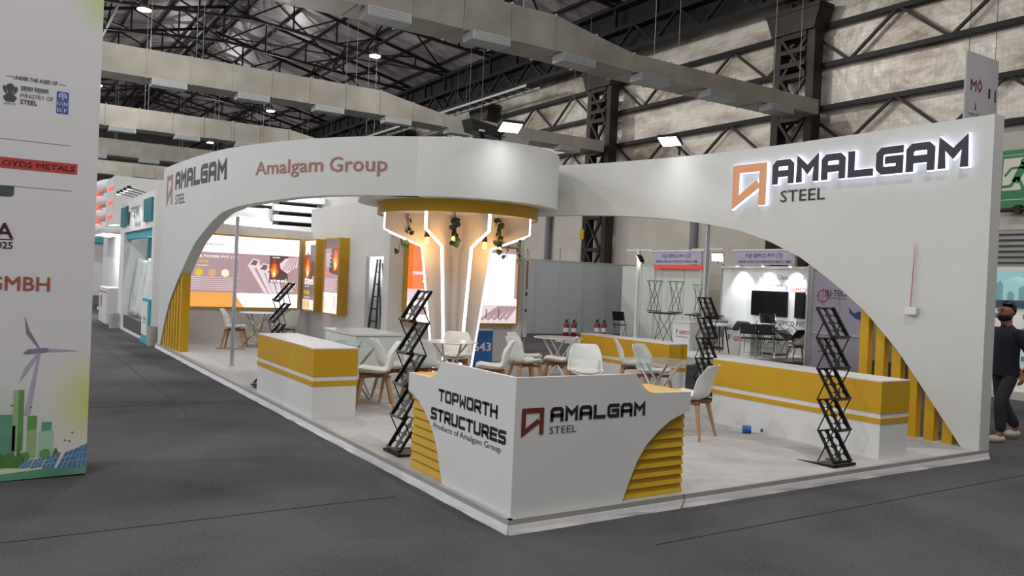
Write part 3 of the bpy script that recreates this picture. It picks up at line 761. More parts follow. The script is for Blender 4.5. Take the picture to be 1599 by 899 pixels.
# two narrow posters on the poster wall (face -x)
t, pr, tx, rq = lightbox('narrow lit poster with flame and word steel, beside the corner', (3.279, 13.78, .87), (0,-1,0), (-1,0,0), .84, 1.64, .22)
rq(0, 0, 1, .94, scrd); rq(.05, .80, .5, .97, scrw); rq(.55, .70, 1, .94, scrgy); rq(.5, .45, 1, .70, scrk)
flame(pr, .32, .44, .28, .40)
tx('steel', .10, .37, .20, scrw, .58, .02); tx('one for all', .14, .33, .05, scrw, .3); tx('POWER', .08, .22, .10, scry, .38, .03); tx('built to last', .10, .17, .05, scrw, .36)
rq(0, 0, 1, .15, scrl)
for i, m in enumerate((scry, scrpk, scrp)): pr([(.17+i*.29+.10*math.cos(a*PI/5), .075+.065*math.sin(a*PI/5)) for a in range(10)], m)
t, pr, tx, rq = lightbox('narrow lit poster with molten pour and text lines, nearer the doorway', (3.279, 12.42, .87), (0,-1,0), (-1,0,0), .92, 1.64, .22)
rq(0, .28, 1, 1, scrm); pr([(.3,.55),(.95,.52),(1,.9),(.75,1),(.5,.95)], scrk); rq(0, .88, 1, 1, scrd)
flame(pr, .76, .56, .24, .38)
for i in range(7): rq(.12, .80-i*.028, .5-(i % 2)*.1, .81-i*.028, scrl)
rq(.1, .53, .42, .56, scrfr)
for i in range(7): rq(.08, .46-i*.026, .92-(i % 3)*.05, .468-i*.026, scrl)
rq(.28, .03, .48, .27, scrp); rq(.54, .02, .64, .28, scrp); rq(.06, .03, .22, .22, scrl); rq(.72, .08, .94, .24, scrl)
# two posters on the store's front wall (face -y)
t, pr, tx, rq = lightbox('lit poster with orange blocks on the store front, left of the column', (3.58, 9.459, .85), (1,0,0), (0,-1,0), .98, 1.60, .13)
rq(0, .42, 1, 1, scrfr); rq(0, .42, .12, 1, scrf); rq(.12, .60, 1, .64, scrl); rq(0, .26, 1, .42, scrl); rq(.1, .1, 1, .2, scrm)
for i, (y, wv) in enumerate(((.86,.3), (.845,.3), (.775,.4), (.76,.25), (.71,.3), (.695,.28), (.68,.34), (.52,.25), (.505,.3))): rq(.35, y, .35+wv, y+.009, scrw)
rq(.3, .95, .5, .96, scrk)
t, pr, tx, rq = lightbox('lit poster, mostly blank white above pink beams, right of the column', (5.17, 9.459, .85), (1,0,0), (0,-1,0), .98, 1.60, .13)
rq(0, .93, 1, 1, scrm); rq(.93, .33, 1, .93, scrm); pr([(.58,.93),(.62,.97),(.64,.94),(.67,.975),(.70,.93)], scrpk)
rq(0, 0, 1, .24, scrl)
for i in range(5): pr([(.05+i*.16,.06+i*.0),(.10+i*.16,.03),(.62+i*.10,.22),(.52+i*.10,.235)], scrm); pr([(.03+i*.16,.06),(.06+i*.16,.06),(.07+i*.16,.18),(.04+i*.16,.2)], scrd if i % 2 else scrm)
bs = thing('blue_sign_box', 'small blue sign box with white numerals standing by the column foot', 'sign', (4.36, 8.02, .1))
boxo('body', mat('sign_blue', '#2563a5', .5, var=.1), bs, 0, .40, 0, .10, 0, .73)
boxo('top_cap', white2, bs, -.005, .405, -.005, .105, .73, .75)
text('643', plane((0,0,0), (1,0,0), (0,0,1), (0,-1,0)), .0, .36, .16, white2, bs, width=.36, bold=.02)
rb = thing('roll_banner', 'slim tan and white banner strip at the right end of the store front', 'banner', (6.345, 9.40, .1))
boxo('cloth', whitemetal, rb, 0, .085, 0, .01, .5, 2.3); boxo('tan_print', mat('tan_print', '#b98a3c', .5), rb, .02, .07, -.002, 0, 1.5, 2.1)
boxo('blue_print', mat('blue_print', '#2c55a0', .5), rb, .02, .07, -.002, 0, 1.36, 1.44); boxo('blue_print', mat('blue_print', '#2c55a0', .5), rb, .02, .07, -.002, 0, 1.02, 1.09)
boxo('pole', silver, rb, .03, .05, .01, .03, 0, 2.35)

# ------------------------------------------------------------------ poles
def pole(label, x, y, z1):
    t = thing('support_pole', label, 'pole', (x, y, .1), 0, 'silver support poles')
    b = MB()
    for a in range(4):   # octanorm style ribbed post
        b.tube([(.017*math.cos(a*PI/2+.4), .017*math.sin(a*PI/2+.4), 0), (.017*math.cos(a*PI/2+.4), .017*math.sin(a*PI/2+.4), z1-.1)], .019, 8)
    b.build('post', silver, t); MB().lathe([(0,0),(.05,0),(.05,.008),(0,.01)], n=14).build('foot', silver, t)
pole('silver pole under the left arch', .50, 9.64, 2.66)
pole('silver pole under the right arch beside the second rack', 6.20, 4.20, 2.78)

# ------------------------------------------------------------------ floodlights on top of the fascia
floodm = emit('flood_glow', '#ffffff', 22)
def flood(label, loc, rotz, tilt, back, group='floodlights over the stand', watt=None):
    t = thing('floodlight', label, 'floodlight', loc, rotz, group)
    ct_, st_ = math.cos(tilt), math.sin(tilt)
    F = plane((0,0,0), (1,0,0), (0,-st_,ct_), (0,-ct_,-st_))     # local face looks to -y and down
    b = MB(); b.prism([(-.17,-.13),(.17,-.13),(.17,.13),(-.17,.13)], F, -.05, 0); bb = b.build('housing', black, t); bevel(bb, .01, 1)
    MB().prism([(-.15,-.11),(.15,-.11),(.15,.11),(-.15,.11)], F, .0005, .006).build('lens', floodm, t)
    b = MB()
    for k in range(7): b.prism([(-.15+k*.05-.004,-.1),(-.15+k*.05+.004,-.1),(-.15+k*.05+.004,.1),(-.15+k*.05-.004,.1)], F, -.075, -.05)
    b.build('cooling_fins', black, t)
    b = MB(); b.bar((0,.04,.0), (0,back,-.05), .03).bar((0,back,-.05),(0,back,-.16),.03); b.build('bracket', black, t)
    l = bpy.data.lights.new('flood_light', 'SPOT'); l.spot_size = 2.5; l.spot_blend = .9; l.shadow_soft_size = .12; l.energy = FLOOD_W if watt is None else watt; l.color = (.97, .985, 1)
    lo = bpy.data.objects.new('flood_light', l); COL.objects.link(lo); lo.parent = t
    d = Vector((0,-ct_,-st_)); lo.location = d*.02; lo.rotation_euler = d.to_track_quat('-Z', 'Y').to_euler()
    return t
flood('floodlight glaring on the front rim of the white drum', (3.20, 5.26, 3.97), math.radians(-12), math.radians(66), .42)
flood('floodlight glaring on top of the right arched wall', (5.72, 4.62, 4.02), math.radians(-70), math.radians(64), .36)
sp = thing('black_projector', 'black box lamp, unlit, on the drum behind the glaring floodlight', 'floodlight', (3.15, 5.9, 3.83))
b = MB(); b.hexa([(-.30,-.2,.12),(.16,-.2,.05),(.16,.1,.05),(-.30,.1,.12),(-.36,-.2,.30),(.16,-.2,.22),(.16,.1,.22),(-.36,.1,.30)]); bevel(b.build('housing', black, sp), .01, 1)
boxo('bracket', black, sp, -.1, -.04, -.06, .0, .0, .14); boxo('glint', whitemetal, sp, -.22, -.12, -.203, -.2, .115, .14)

# ------------------------------------------------------------------ hanging switch box on the right wall
hb = thing('wall_junction_box', 'small white junction box hanging on red wires on the right wall', 'junction box', (6.17, .85, 1.6))
bevel(boxo('box', white2, hb, -.05, .0, -.08, .06, -.04, .05), .006)
redw = mat('red_cable', '#b8262c', .5)
MB().tube([(-.012,.01,.05),(-.01,.0,.4),(-.006,-.012,.8)], .005, 6).build('cable', redw, hb); MB().tube([(-.012,-.03,.05),(-.012,-.02,.4),(-.006,-.014,.8)], .004, 6).build('cable', whitemetal, hb)

# ------------------------------------------------------------------ chairs
prof = [(-.22,.432,.165),(-.205,.452,.19),(-.15,.452,.215),(-.06,.438,.235),(.05,.43,.243),(.13,.437,.245),(.185,.47,.245),(.212,.53,.243),(.232,.61,.235),(.255,.69,.222),(.278,.76,.205),(.30,.812,.175),(.318,.828,.15)]
def shell_pt(i, s):
    y, z, wv = prof[i]; k = i/(len(prof)-1); seat = max(0, 1-max(0, (i-4))/3.5) if i > 4 else 1
    backw = 1-seat; r = abs(s)**2.6; fade = 1 if i < 10 else .55
    return Vector((s*wv, y-.085*r*backw*fade, z+.06*r*seat*(1 if i > 1 else .55)))
def chair_shell():
    n = 12; b = MB(); vs = []; fs = []
    for i in range(len(prof)):
        for k in range(n+1): vs.append(shell_pt(i, -1+2*k/n))
    for i in range(len(prof)-1):
        for k in range(n):
            a = i*(n+1)+k; fs.append((a, a+1, a+n+2, a+n+1))
    return b.add(vs, fs, True)
def chair_pad():
    n = 8; b = MB(); vs = []; fs = []; rows = list(range(1, 9))
    for i in rows:
        for k in range(n+1):
            s = (-1+2*k/n); p = shell_pt(i, s*.84); y0, z0, _ = prof[i-1]; y1, z1, _ = prof[min(i+1, 12)]
            d = Vector((0, y1-y0, z1-z0)).normalized(); nn = Vector((0, -d.z, d.y)); ed = 1 if abs(s) < .99 and i not in (rows[0], rows[-1]) else .25
            vs.append(p+nn*.026*ed)
    for i in range(len(rows)-1):
        for k in range(n):
            a = i*(n+1)+k; fs.append((a, a+1, a+n+2, a+n+1))
    return b.add(vs, fs, True)
def make_chair(label):
    t = thing('shell_chair', label, 'chair', (0, 0, 0), 0, 'white shell chairs with wooden legs')
    o = chair_shell().build('shell', shellm, t); md = o.modifiers.new('t', 'SOLIDIFY'); md.thickness = .012; md.offset = -1
    sdv = o.modifiers.new('s', 'SUBSURF'); sdv.levels = 1; sdv.render_levels = 1
    o = chair_pad().build('seat_pad', padm, t); md = o.modifiers.new('t', 'SOLIDIFY'); md.thickness = .014; md.offset = -1
    b = MB(); b.bar((-.17,-.17,.392),(.17,.17,.392),.055,.035); b.bar((-.17,.17,.391),(.17,-.17,.391),.055,.035); b.box(-.09,.09,-.09,.09,.405,.428); b.build('seat_frame', woodd, t)
    me = None
    for sx in (-1, 1):
        for sy in (-1, 1):
            mb = MB(); p = [Vector((sx*.145, sy*.145, .405)), Vector((sx*.16, sy*.16, .36)), Vector((sx*.235, sy*.235, 0))]
            mb.tube(p, [.026, .027, .015], 8); mb.build('leg', woodm, t)
    return t
CH_ = [ # x, y, facing angle (deg, world), label
 (1.06,4.82,160,'white shell chair beside the left counter, facing the counter'),
 (1.50,5.22,-10,'white shell chair back to back with the one at the left counter'),
 (1.98,5.28,40,'white shell chair behind the nearest zigzag rack, its back to the rack'),
 (3.02,6.28,237,'white shell chair between the lit column and the round table'),
 (2.84,4.92,150,'white shell chair seen in profile in front of the blue sign'),
 (3.80,5.50,-8,'white shell chair showing its outer back, middle of the stand'),
 (4.22,6.10,-55,'white shell chair overlapping another, its seat turned to the hall aisle'),
 (4.46,5.58,140,'white shell chair in profile at the table by the mustard back counter'),
 (3.80,4.02,237,'white shell chair facing over the corner counter with its padded back in view'),
 (5.38,4.84,-40,'white shell chair leaning against the long side of the mustard back counter'),
 (4.95,3.92,-72,'white shell chair at the glass table, facing the table'),
 (3.58,1.86,112,'white shell chair at the near end of the long mustard counter, back turned'),
 (1.28,12.62,-25,'white shell chair left of the far table under the big poster'),
 (2.34,12.72,125,'white shell chair right of the far table under the big poster'),
]
chair0 = None
for x, y, a, lab in CH_:
    rz = math.radians(a+90)
    if chair0 is None: chair0 = make_chair(lab); chair0.location = (x, y, .1); chair0.rotation_euler = (0, 0, rz)
    else: dup(chair0, (x, y, .1), rz, lab)

# ------------------------------------------------------------------ round tables
def table(label, x, y, topm, legm, r=.40, rot=0):
    t = thing('round_table', label, 'table', (x, y, .1), rot, 'round tables with crossing legs')
    MB().lathe([(0,.722),(r-.006,.722),(r,.727),(r,.733),(r-.006,.738),(0,.738)], n=36).build('table_top', topm, t)
    for k in range(4):
        a = k*PI/2; b2 = a+math.radians(150)
        MB().tube([(.30*math.cos(a), .30*math.sin(a), .721), (.31*math.cos(b2), .31*math.sin(b2), 0)], .016, 8).build('leg', legm, t)
    MB().lathe([(.105,.36),(.115,.35),(.105,.34),(.095,.35),(.105,.36)], n=16).build('collar', legm, t)
glass = glassy('table_glass', '#b9d0c9', .04, .35)
table('clear round glass table with chrome legs near the long mustard counter', 4.05, 2.88, glass, chrome, .46, .3)
table('white round table in front of the lit column', 2.64, 5.74, whitemetal, chrome, .38)
table('white round table in the middle right, beside the mustard back counter', 5.08, 6.42, whitemetal, whitemetal, .42, .5)
table('far white round table under the big poster', 1.88, 13.1, whitemetal, chrome, .40, .2)
table('glass round table half hidden behind the left mustard counter', 1.10, 5.62, glass, chrome, .36, .9)

# ------------------------------------------------------------------ zigzag brochure racks
RW, RL_, RD, RHT = .255, .345, .17, .30
def rack_panel():
    b = MB(); cols, rows = 2, 4; cw, chh = RW/cols, RL_/rows; N = 16
    for i in range(cols):
        for j in range(rows):
            cx = -RW/2+cw*(i+.5); cy = chh*(j+.5); r = .0415; vs = []; fs = []
            for k in range(N):
                a = 2*PI*k/N+PI/4; c, s = math.cos(a), math.sin(a); q = max(abs(c), abs(s))
                vs.append((cx+c/q*cw/2, cy+s/q*chh/2, 0)); vs.append((cx+c*r, cy+s*r, 0))
            for k in range(N):
                m = (k+1) % N; fs.append((2*k, 2*m, 2*m+1, 2*k+1))
            b.add(vs, fs)
    return b
def make_rack(label):
    t = thing('brochure_rack', label, 'brochure rack', (0, 0, 0), 0, 'black zigzag brochure racks')
    ang = math.atan2(RHT, RD); pm = None; rm = None
    for i in range(5):
        z0 = .03+i*RHT
        if pm is None:
            o = rack_panel().build('mesh_panel', black, t); pm = o.data
            b = MB()
            for s in (-1, 1): b.box(s*RW/2-.008, s*RW/2+.008, 0, RL_, -.006, .022)
            b.box(-RW/2, RW/2, -.004, .012, -.006, .035); b.box(-RW/2, RW/2, RL_-.012, RL_, -.006, .012)
            r = b.build('rail', black, t); rm = r.data
        else: o = link('mesh_panel', pm, t); r = link('rail', rm, t)
        for q in (o, r): q.location = (0, -RD/2, z0); q.rotation_euler = (ang, 0, 0)
        md = o.modifiers.new('t', 'SOLIDIFY'); md.thickness = .005
        for s in (-1, 1):
            x = s*(RW/2+.012)
            MB().bar((x,-RD/2,z0+RHT) if i < 4 else (x,0,z0+RHT/2),(x,RD/2,z0),.009,.009).build('scissor_bar', black, t)
            if i < 4: MB().lathe([(0,0),(.012,0),(.012,.006),(0,.006)], n=8).build('hinge', black, t, (x, 0, z0+RHT/2))
    boxo('base_plate', black, t, -.15, .15, -.12, .13, 0, .018)
    boxo('foot', black, t, -.17, -.13, -.12, .34, 0, .022); boxo('foot', black, t, .13, .17, -.12, .20, 0, .022)
    boxo('foot_cross', black, t, -.16, -.02, .30, .34, 0, .02)
    return t
k0 = make_rack('black zigzag brochure rack before the long mustard counter'); k0.location = (3.92, .22, .1); k0.rotation_euler = (math.radians(-4), 0, 0)
k1 = dup(k0, (.235, 2.22, .1), -PI/2, 'black zigzag brochure rack left of the corner counter'); k1.rotation_euler = (math.radians(-3.5), 0, -PI/2)
k2 = dup(k0, (.22, 6.80, .1), -PI/2, 'black zigzag brochure rack leaning behind the left counter'); k2.rotation_euler = (math.radians(-11), 0, -PI/2)
k3 = dup(k0, (5.92, 3.86, .1), 0, 'black zigzag brochure rack beside the pole under the right arch')

# water bottle lying on the deck
bt = thing('water_bottle', 'clear plastic water bottle with blue label lying before the long counter', 'bottle', (4.40, 1.74, .145), math.radians(38))
clear = glassy('clear_plastic', '#e8eef0', .08, .22)
def lathe_x(b, pr_, n=14):
    vs = []; fs = []
    for r, x in pr_:
        for k in range(n): vs.append((x, r*math.cos(2*PI*k/n), r*math.sin(2*PI*k/n)))
    for i in range(len(pr_)-1):
        for k in range(n): fs.append((i*n+k, i*n+(k+1) % n, (i+1)*n+(k+1) % n, (i+1)*n+k))
    return b.add(vs, fs, True)
bt.rotation_euler = (0, 0, math.radians(-40)); bt.scale = (1.35, 1.35, 1.35)
lathe_x(MB(), [(0,-.14),(.028,-.138),(.033,-.12),(.033,.06),(.026,.09),(.012,.112),(.012,.125)]).build('body', clear, bt)
lathe_x(MB(), [(.0338,-.03),(.0338,.04)]).build('label_band', mat('label_blue', '#2f6cb4', .5, var=.4, scale=30), bt)
lathe_x(MB(), [(0,.142),(.014,.141),(.014,.122),(0,.122)]).build('cap', mat('cap_blue', '#3b4f7c', .5), bt)

# ------------------------------------------------------------------ stall seen through the right arch
panelm = mat('shell_panel', '#a9b0b2', .55, var=.06, scale=1.5); panelw = mat('shell_panel_white', '#e3e6e4', .5, var=.04, scale=1.5)
panelg = mat('shell_panel_pale', '#c9cfc7', .55, var=.05, scale=1.5); lilac = mat('lilac_print', '#b9b3c4', .55, var=.08, scale=1)
gm = thing('grey_shell_scheme', 'long grey shell scheme wall of upright panels beyond the platform', 'partition', (10.6, 18.2, 0))
for i in range(8):
    boxo('panel', panelm if i < 6 else panelg, gm, i*1.02+.02, i*1.02+1.0, 0, .03, 0, 2.5)
    boxo('post', alum, gm, i*1.02-.02, i*1.02+.02, -.015, .045, 0, 2.52 if i != 3 else 3.0)
boxo('top_rail', alum, gm, -.02, 8.18, -.01, .04, 2.5, 2.55)
st = thing('stall_platform', 'low white platform of the stall seen through the right arch', 'platform', (11.3, 8.85, 0))
boxo('deck', mat('stall_deck', '#d2d6d6', .6, var=.05), st, 0, 3.7, 0, 6.2, 0, .1)
tv = thing('screen_partition', 'brightly lit white stall partition carrying two black screens', 'partition', (15.0, 8.95, .1))
for i in range(3): boxo('panel', panelw, tv, 0, .05, i*1.0+.003, i*1.0+.997, 0, 2.30)
for i in (0, 3): boxo('post', alum, tv, -.03, .05, i*1.0-.02, i*1.0+.02, 0, 2.42)
boxo('top_rail', whitemetal, tv, -.05, .05, -.02, 3.02, 2.30, 2.37)
FT = plane((-.002, 3.0, 0), (0,-1,0), (0,0,1), (-1,0,0))
text('World Class Drives', FT, 1.42, 2.02, .12, mat('ink_grey', '#4b5663', .5), tv, width=1.45); text('Powered by variator', FT, 1.72, 1.83, .06, inkd, tv, width=.8)
text('F', FT, 2.28, 1.70, .13, mat('ink_blue', '#3b53b8', .5), tv, bold=.012); text('GEMCO', FT, 2.42, 1.70, .12, mat('ink_red', '#c9423c', .5), tv, width=.5, bold=.012)
text('FUJI GEMCO PVT', FT, 1.72, .78, .13, mat('ink_navy', '#2f3454', .5), tv, width=1.2, bold=.01); text('DRIVES AND', FT, 1.95, .62, .09, MATS['ink_navy'], tv, width=.6)
screen_m = mat('tv_black', '#0b0c10', .12)
for lab, y0, wv in (('large black television screen on the lit stall wall', 9.56, 1.22), ('second black television screen at the right end of the lit stall wall', 9.02, .30)):
    t = thing('television', lab, 'television', (14.98, y0, 1.1))
    bevel(boxo('bezel', black, t, -.06, -.003, 0, wv, 0, .69), .006, 1); boxo('display', screen_m, t, -.063, -.061, .015, wv-.015, .02, .675)
for i, y in enumerate((9.35, 10.25, 11.15)):
    t = thing('stall_spotlight', 'small spotlight washing the lit stall wall, %s' % ('nearest the screens end', 'middle of three', 'farthest of three')[i], 'spotlight', (14.72, y, 2.45), 0, 'spotlights over the lit stall wall')
    boxo('arm', whitemetal, t, 0, .26, -.012, .012, .02, .04); MB().lathe([(0,.06),(.05,.05),(.06,0),(0,0)], n=12).build('head', whitemetal, t)
    MB().lathe([(0,-.004),(.05,-.004),(.05,-.001),(0,-.001)], n=12).build('lens', emit('spot_glow', '#ffffff', 14), t)
    l = bpy.data.lights.new('spot_light', 'SPOT'); l.energy = 85; l.color = (.93, .97, 1); l.spot_size = 1.6; l.spot_blend = .8; l.shadow_soft_size = .05
    lo = bpy.data.objects.new('spot_light', l); COL.objects.link(lo); lo.parent = t; lo.location = (0,0,-.03); lo.rotation_euler = Vector((.45,0,-1)).to_track_quat('-Z', 'Y').to_euler()
for lab, y0, y1, zz in (('lilac stall name board, far one of the pair over the lit stall', 13.15, 15.35, 0), ('lilac stall name board, near one of the pair over the lit stall', 9.7, 11.82, 0)):
    t = thing('name_board', lab, 'sign board', (15.35, y0, 2.52), 0, 'stall name boards')
    boxo('board', lilac, t, 0, .03, 0, y1-y0, 0, .40); boxo('top_rail', whitemetal, t, -.02, .05, -.1, y1-y0+.1, .40, .45)
    F = plane((-.002, y1-y0, 0), (0,-1,0), (0,0,1), (-1,0,0)); L = y1-y0
    for yy in (.05, L-.05): boxo('post', whitemetal, t, .035, .075, yy-.02, yy+.02, -2.52, .42)
    if y0 > 13: boxo('red_light_strip', emit('strip_red', '#e0453f', .9), t, -.02, .02, -.05, L-.1, -.14, -.02)
    text('FUJI GEMCO PVT LTD', F, L/2, .21, .12, mat('ink_violet', '#3a3f9a', .5), t, width=1.3, align='c', bold=.012)
    text('DRIVES AND AUTOMATION SINCE 1988', F, L/2, .05, .085, MATS['ink_navy'], t, width=1.85, align='c', bold=.01)
for lab, y, x in (('slim white stall post with an unlit flood, under the far name board', 14.5, 14.0), ('slim white stall post with a lit flood, right of the support pole', 11.62, 14.0)):
    t = thing('stall_post', lab, 'post', (x, y, .1), 0, 'slim stall posts'); boxo('post', whitemetal, t, -.045, .045, -.045, .045, 0, 2.85); boxo('cross_arm', whitemetal, t, -.02, .02, -.6, .6, 2.78, 2.82)
flood('unlit looking floodlight under the far name board', (13.9, 14.35, 2.62), math.radians(-150), math.radians(30), .12, 'stall floodlights', 4)
flood('lit floodlight on the near stall post', (13.9, 11.15, 2.66), math.radians(-60), math.radians(25), .12, 'stall floodlights', 30)
# lit pale panels behind the wire tables
t = thing('pale_panel_wall', 'pale greenish panels behind the black wire tables', 'partition', (15.5, 13.0, 0))
for i in range(4): boxo('panel', panelg, t, 0, .04, i*1.0+.01, i*1.0+.99, 0, 2.45)
# black wire tables
wirem = mat('black_wire', '#17171a', .4, .4)
def wire_table(label, x, y, z=.1, flip=False, h=.74, r=.34, topm=None):
    t = thing('wire_table', label, 'table', (x, y, z), random.uniform(0, 1), 'black wire tables in the stall')
    sgn = -1 if flip else 1; z_ = (lambda q: h-q) if flip else (lambda q: q)
    if not flip: MB().lathe([(0,h-.02),(r+.06,h-.02),(r+.06,h),(0,h)], n=24).build('table_top', topm or black, t)
    for k in range(6):
        a = k*PI/3; b2 = a+PI*.62
        MB().tube([(r*.75*math.cos(a), r*.75*math.sin(a), z_(h-.02)), (r*.85*math.cos(b2), r*.85*math.sin(b2), z_(0.01))], .008, 5).build('leg', wirem, t)
    for zz, q in ((z_(.01), .85), (z_(h-.03), .75)):
        MB().tube([(r*q*math.cos(a*PI/8), r*q*math.sin(a*PI/8), zz) for a in range(17)], .008, 5, cap=False).build('ring', wirem, t)
wire_table('black wire table with glossy top left of the pole', 13.1, 12.3, .1, False, .95, .42)
wire_table('black wire frame upturned on the wire table, left one', 12.98, 12.62, 1.052, True, .9, .26)
wire_table('black wire frame upturned on the wire table, right one', 13.22, 12.0, 1.052, True, .9, .26)
wire_table('black wire table right of the pole, before the lit wall', 13.9, 11.75, .1, False, .93, .36)
wire_table('black wire frame upturned on the table right of the pole', 13.9, 11.75, 1.032, True, .85, .24)
wire_table('black wire table with thin top farthest right of the three', 14.6, 12.0, .1, False, .92, .34)
# white table with dark slanting legs
t = thing('white_table', 'white round topped table with four dark slanting legs in the stall', 'table', (13.05, 10.25, .1))
MB().lathe([(0,.72),(.36,.72),(.38,.75),(.36,.78),(0,.78)], n=28).build('table_top', white2, t)
legm2 = mat('mahogany_leg', '#4a2420', .4)
for k in range(4):
    a = k*PI/2+.5; MB().tube([(.2*math.cos(a),.2*math.sin(a),.72),(.33*math.cos(a),.33*math.sin(a),0)], [.022,.014], 8).build('leg', legm2, t)
t = thing('stall_desk', 'long glossy white desk along the lit stall wall', 'desk', (14.2, 9.3, .1))
boxo('body', white2, t, .05, .55, 0, 2.3, .06, .62); bevel(boxo('top', white, t, 0, .6, -.05, 2.35, .62, .66), .01); boxo('plinth', black, t, .08, .5, .05, 2.25, 0, .06)
t = thing('logo_counter', 'white counter with blue and red stall logo, left of the support pole', 'counter', (12.75, 10.95, .1))
boxo('body', white2, t, 0, .4, 0, .62, 0, .74); boxo('top', white, t, -.02, .42, -.02, .64, .74, .77)
F = plane((-.002,.62,0), (0,-1,0), (0,0,1), (-1,0,0)); text('F', F, .12, .42, .13, MATS['ink_blue'], t, bold=.012); text('GEMCO', F, .24, .42, .11, MATS['ink_red'], t, width=.36, bold=.012)
text('DRIVES & AUTOMATION', F, .1, .33, .04, inkd, t, width=.46)
t = thing('logo_plinth', 'white plinth with red stall lettering under the dark legged table', 'counter', (13.5, 10.72-1.2, .1))
boxo('body', white2, t, 0, .4, 0, .9, 0, .60); F = plane((-.002,.9,0), (0,-1,0), (0,0,1), (-1,0,0)); text('F', F, .14, .33, .17, MATS['ink_blue'], t, bold=.012); text('GEMCO', F, .34, .34, .13, MATS['ink_red'], t, width=.5, bold=.012)
# tub chairs resting on the desk side
tubm = mat('grey_tub', '#8d9092', .6, var=.1)
for i, (x, y, m) in enumerate(((13.8, 11.02, tubm), (13.85, 10.3, mat('dark_tub', '#3a3b3f', .35)))):
    t = thing('tub_chair', ('grey rounded tub chair behind the dark legged table', 'dark glossy rounded tub chair beside the grey one')[i], 'chair', (x, y, .1), math.radians(200+20*i))
    b = MB(); vs = []; fs = []; n = 14
    for j, (rr, zz) in enumerate(((.22,.40),(.30,.44),(.34,.60),(.33,.82),(.30,.84))):
        for k in range(n+1):
            a = -.3+ (PI+.6)*k/n; q = 1 if j < 2 else 1
            vs.append((rr*math.cos(a), rr*math.sin(a), zz-(.12 if k in (0, n) and j > 2 else 0)))
    for j in range(4):
        for k in range(n): fs.append((j*(n+1)+k, j*(n+1)+k+1, (j+1)*(n+1)+k+1, (j+1)*(n+1)+k))
    o = b.add(vs, fs, True).build('shell', m, t); md = o.modifiers.new('t', 'SOLIDIFY'); md.thickness = .02
    MB().lathe([(0,.38),(.28,.38),(.30,.42),(.28,.45),(0,.45)], n=20).build('seat', m, t)
    for k in range(4):
        a = k*PI/2+.7; MB().tube([(.2*math.cos(a),.2*math.sin(a),.38),(.26*math.cos(a),.26*math.sin(a),0)], .014, 6).build('leg', legm2, t)
# chrome chairs piled together
seatb = mat('black_vinyl', '#1a1b1e', .35)
def chrome_chair(label, x, y, z, rz, tilt=0):
    t = thing('chrome_chair', label, 'chair', (x, y, z), rz, 'chrome chairs heaped beside the desk'); t.rotation_euler = (tilt, 0, rz)
    for s in (-1, 1):
        MB().tube([(s*.21,-.2,0),(s*.21,-.2,.43),(s*.21,-.17,.45),(s*.21,.18,.45),(s*.20,.24,.62),(s*.20,.27,.84)], .012, 6).build('side_frame', chrome, t)
        MB().tube([(s*.2,.17,.44),(s*.21,.24,0)], .012, 6).build('rear_leg', chrome, t)
        MB().tube([(s*.22,-.19,.45),(s*.25,-.19,.64),(s*.25,.2,.66)], .012, 6).build('arm', chrome, t)
    bevel(boxo('seat', seatb, t, -.2, .2, -.2, .18, .45, .49), .01); o = boxo('backrest', seatb, t, -.19, .19, .235, .26, .58, .84); bevel(o, .008)
    MB().tube([(-.21,-.2,.08),(.21,-.2,.08)], .01, 6).build('stretcher', chrome, t)
for i, (x, y, z, rz, tl) in enumerate(((13.55, 9.1, .1, 2.2, 0), (13.8, 8.98, .1, 1.5, 0), (13.62, 9.05, .34, 2.6, .5), (13.85, 8.95, .30, 3.2, -.6), (13.3, 9.35, .1, 2.0, 0))):
    chrome_chair('chrome chair with black seat, %s, by the desk' % ('lowest in the middle', 'low at the right', 'tossed on top in the middle', 'tossed on top at the right', 'alone at the left')[i], x, y, z, rz, tl)
ac = dup(chair0, (14.25, 8.62, .0), math.radians(150), 'cream shell chair with wooden legs right of the chrome heap', 'shell chairs in the far stall')
# printed partition right of the post
ip = thing('printed_partition', 'lilac printed stall partition with red target logo and dark map', 'partition', (13.2, 6.0, 0))
for i in range(2): boxo('panel', lilac, ip, 0, .04, i*.75+.005, i*.75+.745, .0, 2.3)
boxo('post', alum, ip, -.04, .06, 1.46, 1.56, 0, 2.42); boxo('post', whitemetal, ip, -.03, .05, 1.585, 1.63, 0, 2.42); boxo('mid_rail', whitemetal, ip, -.03, .0, 0, 1.46, .84, .87)
F = plane((-.002, 1.5, 0), (0,-1,0), (0,0,1), (-1,0,0)); b = MB()
b2 = MB()
for k in range(18):
    a, c = k*PI/9, (k+1)*PI/9
    for bb, q, cx, cy, r in ((b, 0, .30, 1.72, .15), (b, 0, .30, .62, .09)):
        bb.prism([(cx+r*.8*math.cos(a),cy+r*.8*math.sin(a)),(cx+r*math.cos(a),cy+r*math.sin(a)),(cx+r*math.cos(c),cy+r*math.sin(c)),(cx+r*.8*math.cos(c),cy+r*.8*math.sin(c))], F, .001, .003)
for p in ((.08,1.715,.52,1.725), (.295,1.5,.305,1.94)): b.prism([(p[0],p[1]),(p[2],p[1]),(p[2],p[3]),(p[0],p[3])], F, .001, .003)
b.build('target_logo', mat('ink_rose', '#b5545c', .5), ip)
text('IRI-TECH', F, .36, 1.73, .15, MATS['ink_navy'], ip, width=.62, bold=.012); text('SOLUTIONS PVT LTD', F, .42, 1.66, .04, inkd, ip, width=.5); text('services', F, .22, .42, .05, inkd, ip)
